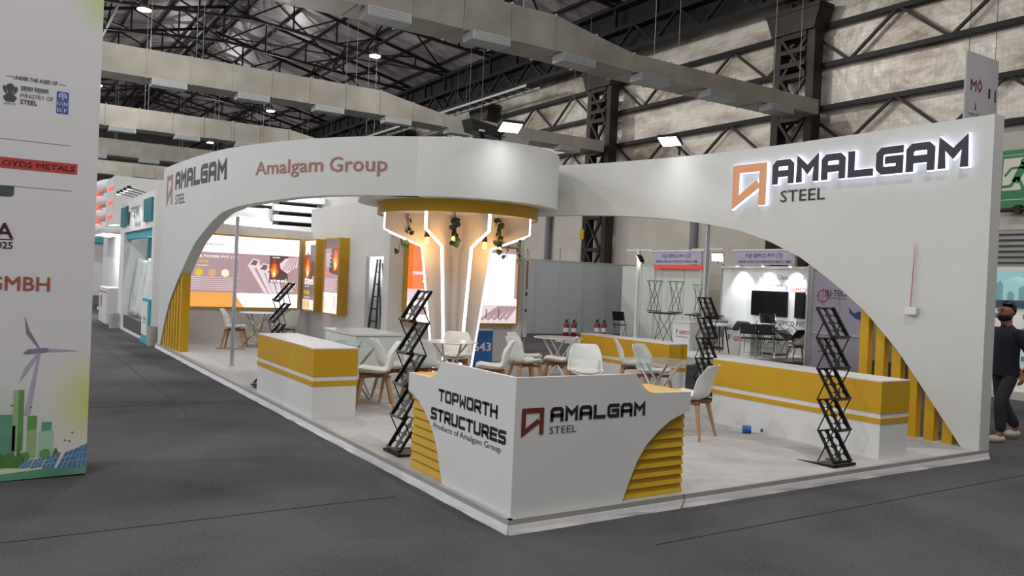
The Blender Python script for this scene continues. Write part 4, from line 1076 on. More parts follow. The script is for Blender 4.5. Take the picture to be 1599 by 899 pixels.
MB().prism([(.98,1.50),(1.12,1.36),(1.25,1.42),(1.42,1.30),(1.45,1.0),(1.40,.92),(1.33,1.02),(1.28,1.22),(1.16,1.25),(1.02,1.36)], F, .001, .003).build('map_print', mat('ink_map', '#3c4a80', .5), ip)
# extinguishers and chair before the grey panels
exr = mat('extinguisher_red', '#741b20', .35)
for i, (x, y) in enumerate(((12.55, 16.2), (12.8, 16.12), (13.9, 16.3), (14.1, 16.2))):
    t = thing('fire_extinguisher', 'red fire extinguisher before the grey panels, %s' % ('outer of the left pair', 'inner of the left pair', 'left one beside the folded chair', 'right one beside the folded chair')[i], 'fire extinguisher', (x, y, 0), 0, 'fire extinguishers on the hall floor')
    MB().lathe([(0,0),(.085,0),(.09,.02),(.09,.42),(.07,.48),(.03,.50),(.03,.53),(0,.53)], n=16).build('cylinder', exr, t)
    boxo('valve', black, t, -.03, .03, -.02, .02, .53, .58); MB().bar((-.03,0,.57),(.1,0,.61),.02).build('lever', black, t)
    MB().tube([(.03,0,.55),(.12,0,.5),(.11,0,.2)], .012, 6).build('hose', black, t); MB().lathe([(.0915,.2),(.0915,.34)], n=16).build('paper_label', whitemetal, t)
fc = thing('folding_chair', 'black folding chair beside the grey panels', 'chair', (14.7, 16.1, 0), math.radians(120))
for s in (-1, 1):
    MB().tube([(s*.2,-.22,0),(s*.2,.2,.9)], .013, 6).build('side_frame', chrome, fc); MB().tube([(s*.18,.24,0),(s*.18,-.16,.46)], .013, 6).build('rear_leg', chrome, fc)
bevel(boxo('seat', seatb, fc, -.19, .19, -.2, .18, .44, .48), .01); b = MB(); b.hexa([(-.19,.1,.6),(.19,.1,.6),(.19,.13,.6),(-.19,.13,.6),(-.19,.2,.9),(.19,.2,.9),(.19,.23,.9),(-.19,.23,.9)]); b.build('backrest', seatb, fc)
# downpipe on the wall
tag(MB().tube([(17.34,24.2,0),(17.34,24.2,6.0)], .14, 10).build('downpipe', mat('pipe_grey', '#77777a', .5)), 'grey downpipe on the beige wall behind the drum', 'pipe')
tag(MB().tube([(17.34,15.5,0),(17.34,15.5,6.0)], .13, 10).build('downpipe', MATS['pipe_grey']), 'grey downpipe on the beige wall beside the support pole', 'pipe')

# ------------------------------------------------------------------ things at the right edge
ex = thing('exit_sign', 'big green running man emergency exit sign on the right wall', 'sign', (17.3, 3.2, 4.02))
F = plane((0, 2.25, 0), (0,-1,0), (0,0,1), (-1,0,0)); green = mat('exit_green', '#1f7a46', .5); exw = mat('exit_white', '#d8d3c8', .6)
MB().prism([(0,0),(2.25,0),(2.25,1.36),(0,1.36)], F, 0, .04).build('board', green, ex)
MB().prism([(.1,.40),(1.25,.40),(1.25,1.16),(.12,1.16)], F, .041, .044).build('doorway_print', exw, ex)
MB().prism([(0,.17),(2.25,.17),(2.25,.185),(0,.185)], F, .041, .043).build('line_print', exw, ex); MB().prism([(0,1.23),(2.25,1.23),(2.25,1.24),(0,1.24)], F, .041, .043).build('line_print', exw, ex)
b = MB(); s_ = lambda pts, t_: stroke(b, pts, t_, F, .045, .047)
b.prism([(.58+.085*math.cos(k*PI/8), 1.06+.085*math.sin(k*PI/8)) for k in range(16)], F, .045, .047)
s_([(.56,.95),(.42,.66)], .17); s_([(.58,.93),(.30,.92),(.17,.76)], .055); s_([(.56,.92),(.72,.80),(.86,.84)], .055); s_([(.46,.68),(.56,.48),(.62,.32)], .07); s_([(.41,.68),(.30,.50),(.08,.49)], .07)
b.prism([(.50,.40),(.60,.48),(.74,.43),(.9,.46),(.9,.39),(.5,.39)], F, .045, .046)
b.build('running_figure', green, ex)
MB().tube([(0.0,1.5,1.36),(0,1.5,3.2)], .01, 5).build('hanger_rod', steelb, ex)
pl = thing('wall_pipe', 'rusty horizontal pipe with valve on the right wall below the exit sign', 'pipe', (17.25, 0, 3.95))
MB().tube([(0,-2,0),(0,5.5,0)], .05, 8).build('tube', steelb, pl); MB().lathe([(0,-.12),(.09,-.1),(.09,.1),(0,.12)], n=10).build('valve', steelb, pl, (0, 4.95, 0))
rs = thing('roll_shutter', 'ribbed grey roller shutter in the right wall', 'shutter', (17.45, .5, 0))
shm = mat('shutter_metal', '#8f8f8c', .45, .4)
me = None
for k in range(26):
    b = MB()
    if me is None: o = MB().add([(0,0,0),(-.05,0,.03),(-.05,0,.09),(0,0,.125),(0,5.2,0),(-.05,5.2,.03),(-.05,5.2,.09),(0,5.2,.125)], [(0,1,5,4),(1,2,6,5),(2,3,7,6),(3,2,1,0),(4,5,6,7)]).build('slat', shm, rs); me = o.data
    else: o = link('slat', me, rs)
    o.location = (0, 0, k*.135)
bs2 = thing('sponsor_stall', 'stall with glowing turquoise header and sponsor logo wall behind the walking man', 'stall', (13.0, .6, 0))
boxo('panel', panelw, bs2, 0, .05, 0, 2.75, .15, 1.68)
tq = emit('header_glow', '#9fd6d8', .75)
boxo('header', tq, bs2, -.03, .05, 0, 2.75, 1.72, 2.35); boxo('top_rail', whitemetal, bs2, -.05, .07, -.05, 2.78, 2.35, 2.42); boxo('dark_band', mat('band_navy', '#2f4257', .5), bs2, -.035, -.03, 0, 2.75, 1.66, 1.80)
boxo('floor_plate', whitemetal, bs2, -.4, .3, -.05, 2.78, 0, .15)
F = plane((-.002, 2.75, 0), (0,-1,0), (0,0,1), (-1,0,0)); skyl = mat('skyline_print', '#5f9aa5', .5)
F2 = plane((-.032, 2.75, 0), (0,-1,0), (0,0,1), (-1,0,0)); b = MB(); tall = [.30,.12,.22,.38,.18,.26,.12,.30,.42,.2,.14,.3]
for k, hh in enumerate(tall): b.prism([(.1+k*.2,1.80),(.22+k*.2,1.80),(.22+k*.2,1.80+hh),(.16+k*.2,1.86+hh),(.1+k*.2,1.80+hh)], F2, .001, .002)
b.build('skyline', emit('skyline_glow', '#78b4ba', .6), bs2)
cols4 = [mat('dot_blue', '#4a78b0', .5), mat('dot_red', '#c04a48', .5), inkd, mat('dot_teal', '#3d8f92', .5)]
for i in range(5):
    for j in range(5):
        MB().prism([(.08+i*.5,1.46-j*.26),(.08+i*.5+.14+.06*((i+j) % 2),1.46-j*.26),(.08+i*.5+.14+.06*((i+j) % 2),1.55-j*.26),(.08+i*.5,1.55-j*.26)], F, .001, .003).build('sponsor_mark', cols4[(i+2*j) % 4], bs2)
l = bpy.data.lights.new('stall_light', 'SPOT'); l.energy = 14; l.spot_size = 1.4; lo = bpy.data.objects.new('stall_light', l); COL.objects.link(lo); lo.parent = bs2; lo.location = (-.35, 2.3, 2.36); lo.rotation_euler = Vector((.6,0,-1)).to_track_quat('-Z','Y').to_euler()

hbn = thing('hanging_banner', 'grey white sponsor banner hanging high behind the right arched wall', 'banner', (12.95, 4.0, 4.2))
hbm = mat('banner_grey', '#b9b7bd', .6, var=.05, scale=1)
boxo('cloth', hbm, hbn, 0, 1.22, 0, .03, 0, 2.48)
F = plane((0,-.001,0), (1,0,0), (0,0,1), (0,-1,0)); maroon = mat('ink_maroon', '#6a2430', .5)
text('M', F, .18, 1.72, .24, maroon, hbn, bold=.012)
b = MB(); stroke(b, [(.44,1.84),(.52,1.74),(.60,1.84),(.52,1.97),(.44,1.84)], .035, F, .001, .003); b.build('diamond_mark', maroon, hbn)
b = MB(); b.prism([(.86,1.66),(.93,1.66),(.93,1.86),(.86,1.86)], F, .001, .003); b.prism([(1.10,1.62),(1.15,1.62),(1.15,1.86),(1.10,1.86)], F, .001, .003); b.build('emblem_mark', inkd, hbn)
MB().prism([(.36,1.36),(.42,1.36),(.40,1.5),(.38,1.5)], F, .001, .003).build('flame_mark', maroon, hbn)
text('GLOBAL STEEL', F, .16, 1.24, .05, inkd, hbn, width=.42); MB().prism([(.70,1.20),(1.10,1.20),(1.10,1.32),(.70,1.32)], F, .001, .003).build('red_bar', mat('bar_red', '#a23340', .5), hbn)
MB().prism([(.44,.98),(.84,.98),(.84,1.12),(.44,1.12)], F, .001, .003).build('dark_bar', mat('bar_dark', '#3d4046', .5), hbn)
text('INDIA', F, .40, .62, .2, maroon, hbn, width=.42, bold=.012); text('2025', F, .55, .50, .09, inkd, hbn)
for x in (.1, 1.1): MB().tube([(x,.015,2.48),(x,.015,9)], .006, 5).build('wire', steelb, hbn)
t = None

# ------------------------------------------------------------------ big printed banner at the left
bn = thing('printed_backdrop', 'tall white printed backdrop with wind turbine and green city at the left edge', 'backdrop', (-5.2, 2.83, 0))
bm_ = bpy.data.materials.new('banner_print'); bm_.use_nodes = True; nt = bm_.node_tree; bb = nt.nodes['Principled BSDF']; bb.inputs['Roughness'].default_value = .55
def smooth_mask(cx, cz, r):
    tc = nt.nodes.new('ShaderNodeTexCoord'); mp = nt.nodes.new('ShaderNodeVectorMath'); mp.operation = 'DISTANCE'; nt.links.new(tc.outputs['Object'], mp.inputs[0]); mp.inputs[1].default_value = (cx, 0, cz)
    mr = nt.nodes.new('ShaderNodeMapRange'); mr.interpolation_type = 'SMOOTHSTEP'; mr.inputs[1].default_value = 0; mr.inputs[2].default_value = r; mr.inputs[3].default_value = 1; mr.inputs[4].default_value = 0
    nt.links.new(mp.outputs['Value'], mr.inputs[0]); return mr.outputs[0]
col = (*rgb('#d6d5d8'), 1); prev = None
for cx, cz, r, hx in ((2.95, 3.95, .42, '#b9cf72'), (2.98, .62, .55, '#c9cf62'), (1.9, .2, .9, '#9cc08a')):
    mx = nt.nodes.new('ShaderNodeMix'); mx.data_type = 'RGBA'; mx.inputs[7].default_value = (*rgb(hx), 1); nt.links.new(smooth_mask(cx, cz, r), mx.inputs[0])
    if prev is None: mx.inputs[6].default_value = col
    else: nt.links.new(prev, mx.inputs[6])
    prev = mx.outputs[2]
nt.links.new(prev, bb.inputs['Base Color'])
boxo('cloth', bm_, bn, 0, 2.86, 0, .5, 0.015, 4.1)
boxo('base_strip', mat('banner_base', '#3d5a4a', .6), bn, 0.02, 2.84, .02, .48, 0, .015)
F = plane((0,-.001,0), (1,0,0), (0,0,1), (0,-1,0))
def fl_(pts, m, nm='print', n=.002): return MB().prism(pts, F, .0005, n).build(nm, m, bn)
def rct(x0, y0, x1, y1, m, nm='print', n=.002): return fl_([(x0,y0),(x1,y0),(x1,y1),(x0,y1)], m, nm, n)
print_lay = [0]
#BANNER
text('UNDER THE AGEIS OF', F, 2.25, 3.165, .030, inkd, bn, width=.30, bold=.006); rct(2.20, 3.180, 2.243, 3.183, inkd); rct(2.557, 3.172, 2.612, 3.175, inkd)
text('इस्पात मंत्रालय', F, 2.30, 3.085, .038, inkd, bn, width=.19, bold=.004)
text('MINISTRY OF', F, 2.30, 3.03, .034, mat('ink_mid', '#55545c', .5), bn, width=.222); text('STEEL', F, 2.30, 2.98, .036, inkd, bn, width=.115, bold=.012)
# state emblem: column with four lions, drawn as a small grey mark
emb = mat('ink_emblem', '#4a4a4e', .5); b = MB()
for p in ([(2.20,2.985),(2.26,2.985),(2.262,2.998),(2.198,2.998)], [(2.19,3.0),(2.27,3.0),(2.275,3.02),(2.265,3.034),(2.195,3.034),(2.185,3.02)], [(2.205,3.036),(2.255,3.036),(2.262,3.05),(2.198,3.05)],
          [(2.215,3.052),(2.245,3.052),(2.252,3.085),(2.258,3.105),(2.246,3.122),(2.230,3.128),(2.214,3.122),(2.202,3.105),(2.208,3.085)],
          [(2.192,3.055),(2.208,3.052),(2.204,3.095),(2.192,3.11),(2.181,3.10),(2.180,3.08)], [(2.268,3.055),(2.252,3.052),(2.256,3.095),(2.268,3.11),(2.279,3.10),(2.280,3.08)]):
    b.prism(p, F, .0005, .002)
b.build('emblem', emb, bn); text('सत्यमेव जयते', F, 2.19, 2.962, .014, emb, bn, width=.08)
ub = mat('ink_un_blue', '#2f59a8', .5); up_ = mat('ink_un_white', '#dfe3ee', .5)
rct(2.548, 3.052, 2.632, 3.118, ub); rct(2.548, 2.998, 2.588, 3.048, ub); rct(2.592, 2.998, 2.632, 3.048, ub); rct(2.548, 2.944, 2.588, 2.994, ub); rct(2.592, 2.944, 2.632, 2.994, ub)
b = MB()
for r in (.024, .015, .006): stroke(b, [(2.59+r*math.cos(k*PI/6), 3.085+r*math.sin(k*PI/6)) for k in range(13)], .0035, F, .002, .003)
stroke(b, [(2.566,3.10),(2.562,3.075),(2.59,3.056),(2.618,3.075),(2.614,3.10)], .004, F, .002, .003); b.build('globe_mark', up_, bn)
for chh, x, z in (('U', 2.568, 3.008), ('N', 2.612, 3.008), ('D', 2.568, 2.954), ('P', 2.612, 2.954)): text(chh, F, x, z, .03, up_, bn, align='c', bold=.01, n1=.003)
rct(2.0, 2.692, 2.66, 2.694, MATS['ink_mid']); rct(1.9, 2.328, 2.68, 2.330, MATS['ink_mid'])
rct(1.95, 2.466, 2.712, 2.550, mat('bar_tomato', '#b8443f', .55)); text('LLOYDS METALS', F, 2.695, 2.486, .043, mat('ink_oxblood', '#5c1418', .5), bn, width=.575, bold=.012, align='r', n1=.003)
fl_([(1.95,2.245),(2.262,2.245),(2.28,2.262),(2.28,2.328),(1.95,2.328)], mat('bar_olive', '#47524c', .55))
text('INDIA', F, 2.285, 1.918, .125, mat('ink_plum', '#3f1d26', .5), bn, align='r', bold=.012); rct(1.9, 1.905, 2.287, 1.912, MATS['ink_plum']); text('2025', F, 2.285, 1.838, .055, MATS['ink_plum'], bn, align='r', bold=.012)
text('GMBH', F, 2.548, 1.512, .115, mat('ink_brick', '#a4553f', .5), bn, align='r', bold=.012)
# wind turbine and city print
tb = mat('print_turbine', '#a9a6bb', .6); tb2 = mat('print_turbine_dark', '#7f7a92', .6)
fl_([(2.405,.52),(2.445,.52),(2.505,1.035),(2.49,1.035)], tb)
fl_([(2.49,1.045),(2.50,1.05),(2.42,1.20),(2.385,1.31),(2.40,1.17)], tb2); fl_([(2.52,1.028),(2.60,1.022),(2.77,1.030),(2.62,1.048),(2.52,1.05)], tb); fl_([(2.48,1.015),(2.50,1.02),(2.42,.87),(2.365,.79),(2.40,.90)], tb, n=.003)
fl_([(2.385,1.018),(2.40,1.008),(2.54,1.022),(2.565,1.042),(2.54,1.056),(2.42,1.046)], tb2, n=.004)
g1 = mat('print_green', '#5f9a55', .6, var=.3, scale=4); g2 = mat('print_green_pale', '#93b883', .6, var=.2, scale=4); g3 = mat('print_teal_green', '#5f9a80', .6, var=.25, scale=4); g4 = mat('print_green_dark', '#4d7d45', .6, var=.3, scale=5)
rct(2.33, .24, 2.365, .722, g2); rct(2.365, .24, 2.402, .722, g1); rct(2.43, .40, 2.495, .512, g1); rct(2.43, .18, 2.495, .40, g2)
rct(2.53, .385, 2.60, .458, g3); rct(2.512, .16, 2.615, .385, mat('print_mint', '#9cc3a6', .6))
rct(2.10, .10, 2.35, .44, g3); rct(2.10, .44, 2.325, .53, g3)
fl_([(2.0,.09),(2.40,.09),(2.37,.16),(2.34,.23),(2.28,.21),(2.22,.26),(2.12,.24),(2.0,.28)], g4, n=.003)
for x, z, r in ((2.42,.19,.035), (2.56,.20,.04), (2.385,.16,.03)): fl_([(x+r*math.cos(k*PI/6), z+r*math.sin(k*PI/6)) for k in range(12)], g1, n=.0035)
fl_([(2.61,.16),(2.66,.16),(2.652,.21),(2.636,.25),(2.62,.21)], g4, n=.0035); fl_([(2.345,.13),(2.42,.13),(2.40,.19),(2.375,.27),(2.36,.2)], g4, n=.0036)
pvm = mat('print_solar', '#4f7da6', .5, var=.25, scale=8); pvl = mat('print_solar_line', '#9fc0d2', .5)
for pts in ([(2.375,.09),(2.455,.105),(2.48,.165),(2.40,.14)], [(2.46,.09),(2.535,.10),(2.565,.175),(2.49,.155)], [(2.54,.085),(2.625,.085),(2.672,.205),(2.585,.175)], [(2.645,.075),(2.75,.075),(2.80,.235),(2.705,.20)], [(2.755,.075),(2.855,.075),(2.86,.262),(2.81,.245)]):
    fl_(pts, pvm, n=.004)
    a, b1, c, d = [Vector(p) for p in pts]; bq = MB()
    for f in (.33, .66):
        stroke(bq, [a.lerp(b1, f), d.lerp(c, f)], .004, F, .004, .0048); stroke(bq, [a.lerp(d, f), b1.lerp(c, f)], .004, F, .004, .0048)
    bq.build('print', pvl, bn)
fl_([(1.9,.0),(2.86,.016),(2.86,.07),(2.5,.082),(2.25,.06),(1.9,.05)], g3, n=.0045); fl_([(1.9,.05),(2.25,.06),(2.56,.08),(2.3,.105),(1.9,.10)], mat('print_sand', '#cdd8b4', .6), n=.0046)
for x, z in ((2.74,.36), (2.69,.30), (2.72,.29), (2.31,.60), (2.44,.58)): fl_([(x,z),(x+.018,z-.006),(x+.014,z+.01)], g4)

# ------------------------------------------------------------------ neighbouring stands down the left aisle
teal = mat('teal_paint', '#1f7f86', .5); tealb = mat('teal_bright', '#35a3ad', .5)
ts = thing('teal_stand', 'white neighbouring stand with teal slatted panels and glowing header letters', 'stand', (0, 14.6, 0))
boxo('header_panel', white2, ts, .0, .22, .2, 5.8, 2.62, 3.45); boxo('side_post', white2, ts, 0, .66, .2, .5, 0, 2.62); boxo('far_post', white2, ts, 0, 1.2, 5.0, 5.8, 0, 2.62)
for i in range(6): boxo('slat', teal, ts, -.05, 0, .45+i*.19, .45+i*.19+.14, 2.78, 3.30)
for i in range(5): boxo('slat', teal, ts, -.05, 0, 4.55+i*.19, 4.55+i*.19+.15, 2.78, 3.30)
boxo('inner_fascia', tealb, ts, .06, .2, .5, 5.0, 2.44, 2.62); boxo('back_panel', tealb, ts, .62, .66, .5, 5.0, 0, 2.62); boxo('deck', white2, ts, .0, .62, .5, 5.0, 0, .08)
F = plane((-.001, 5.8, 0), (0,-1,0), (0,0,1), (-1,0,0)); gk = mat('letter_grey', '#4f6468', .5)
b = MB(); stroke(b, [(1.40,3.28),(1.36,3.05),(1.46,2.84),(1.66,2.86),(1.74,3.10)], .07, F, .002, .05); b.build('logo_mark', gk, ts)
text('TEJRI', F, 2.05, 2.98, .26, gk, ts, width=1.35, bold=.0, n1=.03); text('TECHNOLOGIES', F, 2.6, 2.72, .11, gk, ts, width=1.0, n1=.01)
for i, y in enumerate((1.75, 2.35, 2.95, 3.55)):
    t = thing('stand_spotlight', 'small black spotlight on the teal stand header, %s from the near end' % ORD[i].replace('nearest', 'first'), 'spotlight', (-.35, 14.6+y, 3.55), 0, 'spotlights on the teal stand')
    MB().bar((.0,0,.02),(.36,0,-.06),.02).build('arm', black, t); MB().lathe([(0,.07),(.05,.06),(.06,-.02),(0,-.02)], n=10).build('head', black, t); MB().lathe([(0,-.026),(.05,-.026),(.05,-.021),(0,-.021)], n=10).build('lens', MATS['spot_glow'], t)
    l = bpy.data.lights.new('spot_light', 'SPOT'); l.energy = 22; l.spot_size = 1.1; l.spot_blend = .6; lo = bpy.data.objects.new('spot_light', l); COL.objects.link(lo); lo.parent = t; lo.location = (0,0,-.05); lo.rotation_euler = Vector((.35,0,-1)).to_track_quat('-Z','Y').to_euler()
t = thing('stand_downlight', 'bright downlight under the teal inner fascia', 'downlight', (.34, 16.3, 2.42))
MB().lathe([(0,0),(.10,0),(.10,.03),(0,.03)], n=14).build('lens', MATS['spot_glow'], t); boxo('bracket', white2, t, -.14, .28, -.03, .03, .031, .06)
l = bpy.data.lights.new('down_light', 'POINT'); l.energy = 16; l.color = (.85, 1, 1); l.shadow_soft_size = .1; lo = bpy.data.objects.new('down_light', l); COL.objects.link(lo); lo.parent = t; lo.location = (0,0,-.12)
# plastic sheeting draped over a machine in the stand
sheet = mat('plastic_sheet', '#c9cecb', .22, var=.12, scale=3, bump=.8, bscale=5)
b = MB(); vs = []; fs = []; n, mz = 26, 14
for j in range(mz):
    f = j/(mz-1); z = .42+f*1.5
    for k in range(n):
        g = k/(n-1); y = 15.5+g*3.9; x = .36+.05*math.sin(g*29+f*2)+.04*math.sin(g*53+1)*(1-f); vs.append((x-(1-f)*.14, y, z-.03*math.sin(g*11)*f))
for j in range(mz-1):
    for k in range(n-1): fs.append((j*n+k, j*n+k+1, (j+1)*n+k+1, (j+1)*n+k))
o = tag(b.add(vs, fs, True).build('plastic_sheet', sheet), 'translucent crumpled plastic sheet draped over the display in the teal stand', 'sheet'); md = o.modifiers.new('t', 'SOLIDIFY'); md.thickness = .01
t = thing('display_plinth', 'long dark grey display plinth under the plastic sheet', 'plinth', (.0, 16.3, .08)); boxo('body', mat('plinth_grey', '#4a4c4f', .5), t, 0, .6, 0, 2.9, 0, .33); boxo('end_panel', black, t, .02, .58, -.01, 0, 0, .31)
t = thing('teal_counter', 'small white and teal counter at the edge of the teal stand', 'counter', (-.05, 14.85, .0)); boxo('body', tealb, t, 0, .6, 0, .95, .08, 1.0); boxo('front_panel', white2, t, -.012, 0, .12, .9, .18, .93); boxo('plinth', tealb, t, -.03, .62, -.02, .97, 0, .08)
F = plane((-.013,.9,0), (0,-1,0), (0,0,1), (-1,0,0)); text('TEJRI', F, .2, .52, .07, gk, t, width=.4); text('TECHNOLOGIES', F, .2, .45, .04, gk, t, width=.45)
for i, (x, y) in enumerate(((.0, 14.55), (-.15, 19.9))):
    t = thing('plant_pot', ('small steel pot beside the teal counter', 'pair of small steel pots at the far post of the teal stand')[i], 'pot', (x, y, 0)); MB().lathe([(0,0),(.11,0),(.13,.42),(.11,.42),(.10,.1),(0,.1)], n=16).build('body', alum, t)
# stand with red light lines
rs_ = thing('red_line_stand', 'white curved stand with red light lines beyond the teal one', 'stand', (0, 21.0, 0)); redl = emit('red_line_glow', '#ff4a3c', 2.2)
boxo('tower_panel', white, rs_, -.1, 1.4, .2, 2.1, 2.9, 4.3); boxo('wall_panel', white, rs_, .6, .8, 0, 9, 0, 3.0); boxo('deck', white2, rs_, .46, .6, 0, 9, 0, .1)
for i in range(3): boxo('light_line', redl, rs_, -.13, -.10, .45, 1.5, 3.1+i*.42, 3.18+i*.42)
for i in range(4):
    b = MB(); vs = []; fs = []; n = 12
    for k in range(n+1):
        a = PI*.5+PI*k/n; vs += [(.9+1.0*math.cos(a), 5.0+2.6*math.sin(a), 2.75+i*.46), (.9+1.0*math.cos(a), 5.0+2.6*math.sin(a), 3.12+i*.46)]
    for k in range(n): fs.append((2*k, 2*k+2, 2*k+3, 2*k+1))
    o = b.add(vs, fs, True).build('curved_band', white2, rs_); md = o.modifiers.new('t', 'SOLIDIFY'); md.thickness = .12
    if i < 3: boxo('light_line', redl, rs_, -.14, -.11, 3.9, 5.6, 3.13+i*.46, 3.19+i*.46)
boxo('soffit', white, rs_, -.1, 1.0, 2.4, 7.6, 2.7, 2.75)
for y in (3.4, 5.2): MB().lathe([(0,0),(.12,0),(.12,.02),(0,.02)], n=12).build('downlight', MATS['spot_glow'], rs_, (.3, y, 2.675))
l = bpy.data.lights.new('stand_light', 'POINT'); l.energy = 160; l.shadow_soft_size = .3; lo = bpy.data.objects.new('stand_light', l); COL.objects.link(lo); lo.parent = rs_; lo.location = (.2, 4.3, 2.4)
t = thing('white_reception_desk', 'white desk with thin red line in front of the red line stand', 'desk', (-.15, 21.6, .0)); boxo('body', white, t, 0, .6, 0, 1.9, 0, 1.05); boxo('red_stripe', mat('stripe_red', '#a02a30', .5), t, -.005, 0, 0, 1.9, .90, .93); boxo('logo_print', MATS['stripe_red'], t, -.005, 0, 1.2, 1.45, .45, .8)
gs = thing('golden_light_post', 'tall post with warm golden light strip at the end of the left aisle', 'light post', (-.2, 31, 0)); boxo('post', white2, gs, 0, .35, 0, .35, 0, 4.6); boxo('light_strip', emit('gold_strip', '#ffcf6a', 2.5), gs, -.03, 0, .05, .14, .1, 3.3); boxo('light_strip', MATS['spot_glow'], gs, -.03, 0, .05, .12, 3.3, 4.5)
# ------------------------------------------------------------------ stand behind the back partition
lb = thing('louvred_stand', 'bright white louvred tower and lit wall rising behind the back partition', 'stand', (2.0, 17.0, 0))
boxo('lit_wall', white, lb, .0, 1.25, .0, .1, 0, 3.62); boxo('tower_side', white, lb, 1.2, 2.2, .3, .4, 0, 4.3)
for i in range(5): boxo('louvre', white, lb, 1.22, 2.6, -.22, .32, 2.82+i*.27, 2.98+i*.27)
boxo('tower_core', mat('core_dark', '#3c3a3d', .7), lb, 1.5, 2.55, .28, .31, 2.4, 4.1); boxo('white_block', white, lb, 2.6, 3.6, -.1, .4, 0, 4.2)
boxo('light_bar', black, lb, .30, 1.05, -.55, -.45, 3.36, 3.44)
for i in range(2):
    x = .42+i*.5; MB().lathe([(0,0),(.05,0),(.05,.03),(0,.03)], n=10).build('lens', MATS['spot_glow'], lb, (x, -.5, 3.325))
    l = bpy.data.lights.new('wall_wash', 'SPOT'); l.energy = 60; l.spot_size = 1.5; lo = bpy.data.objects.new('wall_wash', l); COL.objects.link(lo); lo.parent = lb; lo.location = (x, -.5, 3.30); lo.rotation_euler = Vector((0,.6,-1)).to_track_quat('-Z','Y').to_euler()
l = bpy.data.lights.new('louvre_light', 'POINT'); l.energy = 90; l.shadow_soft_size = .2; lo = bpy.data.objects.new('louvre_light', l); COL.objects.link(lo); lo.parent = lb; lo.location = (1.5, -.8, 3.9)
# far low stands filling the end of the hall
for i, (x, y, wv, hh) in enumerate(((-3.5, 40, 3, 3.2), (.5, 45, 5, 3.6), (7, 42, 6, 3.0), (-9, 36, 4, 3.4))):
    t = thing('far_stand', 'plain white stand far down the hall, %s' % ('left of the aisle end', 'closing the aisle', 'behind the store block', 'at the far left')[i], 'stand', (x, y, 0)); boxo('wall_panel', white2, t, 0, wv, 0, .2, 0, hh); boxo('header_panel', tealb if i % 2 else white, t, -.05, wv+.05, -.3, 0, hh-.7, hh)

# ------------------------------------------------------------------ walking man
skin = mat('skin', '#9a6a50', .55, var=.08, scale=8); shirt = mat('navy_shirt', '#1d2030', .85, var=.15, scale=12); trous = mat('charcoal_trousers', '#34343a', .85, var=.25, scale=9); hairm = mat('black_hair', '#100e0f', .6); shoem = mat('pale_shoe', '#c9c2b2', .6)
mn = thing('person', 'man with dark hair and beard in navy t-shirt and charcoal trousers, walking left', 'person', (7.78, .53, 0), math.radians(160+90))
def skinned(name, m, V, E, root=0, sub=2):
    me = bpy.data.meshes.new(name); me.from_pydata([v[0] for v in V], E, []); me.materials.append(m)
    o = bpy.data.objects.new(name, me); COL.objects.link(o); o.parent = mn
    md = o.modifiers.new('skin', 'SKIN'); md.use_smooth_shade = True
    sv = me.skin_vertices[0].data
    for i, v in enumerate(V):
        r = v[1]; sv[i].radius = (r, r) if not isinstance(r, tuple) else r
        sv[i].use_root = (i == root)
    s = o.modifiers.new('s', 'SUBSURF'); s.levels = sub; s.render_levels = sub
    return o
# local: faces -y, person's left is +x
V = []; E_ = []
def v_(p, r, parent=None):
    V.append((p, r)); 
    if parent is not None: E_.append((parent, len(V)-1))
    return len(V)-1
pel = v_((0,0,.98), (.08,.06)); ch = v_((0,-.01,1.22), (.11,.075), pel); up1 = v_((0,.0,1.38), (.07,.05), ch); nk = v_((0,-.01,1.49), .055, up1)
jaw = v_((0,-.045,1.56), (.074,.092), nk); hd = v_((0,-.032,1.64), (.090,.116), jaw); tp = v_((0,-.022,1.71), (.074,.094), hd)
for s, el, wr_ in ((1, (.27,.10,1.13), (.27,.02,.88)), (-1, (-.26,-.02,1.13), (-.24,-.20,.93))):
    sh = v_((s*.165,0,1.355), .045, up1); e1 = v_(el, .043, sh); w1 = v_(wr_, .028, e1)
    d = Vector((0,-.06,-.12)).normalized() if s > 0 else Vector((0,-.12,-.08)).normalized()
    pm_ = Vector(wr_)+d*.085; p1 = v_(tuple(pm_), .030, w1)
    for k in range(4):
        off = Vector((0,(k-1.5)*.018,0)) if s > 0 else Vector(((k-1.5)*.018,0,0)); a = v_(tuple(pm_+off+d*(.045-.006*abs(k-1.3))), .010, p1); v_(tuple(pm_+off+d*(.082-.008*abs(k-1.3))+Vector((-s*.012,0,0))), .008, a)
    th = v_(tuple(Vector(wr_)+d*.05+Vector((-s*.03,-.02,0))), .011, w1); v_(tuple(Vector(wr_)+d*.09+Vector((-s*.04,-.035,0))), .009, th)
LEG = {1: ((.09,.0,.90), (.10,-.16,.52), (.10,-.13,.10)), -1: ((-.09,0,.90), (-.10,.05,.50), (-.10,.30,.13))}
for s in (1, -1):
    h_, k_, a_ = LEG[s]; hh = v_((h_[0], h_[1], .85), .055, pel); kk = v_(k_, .05, hh); aa = v_(a_, .038, kk); v_((a_[0], a_[1]-.10, a_[2]-.05), .035, aa)
skinned('body', skin, V, E_, pel)
b = MB(); vs = []; fs = []; n = 20
rings = [(.83,.176,.140,.0),(.90,.172,.138,.0),(1.0,.165,.130,-.005),(1.12,.172,.130,-.01),(1.24,.186,.132,-.01),(1.32,.190,.122,-.005),(1.38,.172,.105,0),(1.42,.13,.088,0),(1.45,.085,.075,-.005),(1.47,.064,.066,-.01)]
for z, rx, ry, cy in rings:
    for k in range(n): vs.append((rx*math.cos(2*PI*k/n), cy+ry*math.sin(2*PI*k/n), z+.004*math.sin(k*5+z*40)))
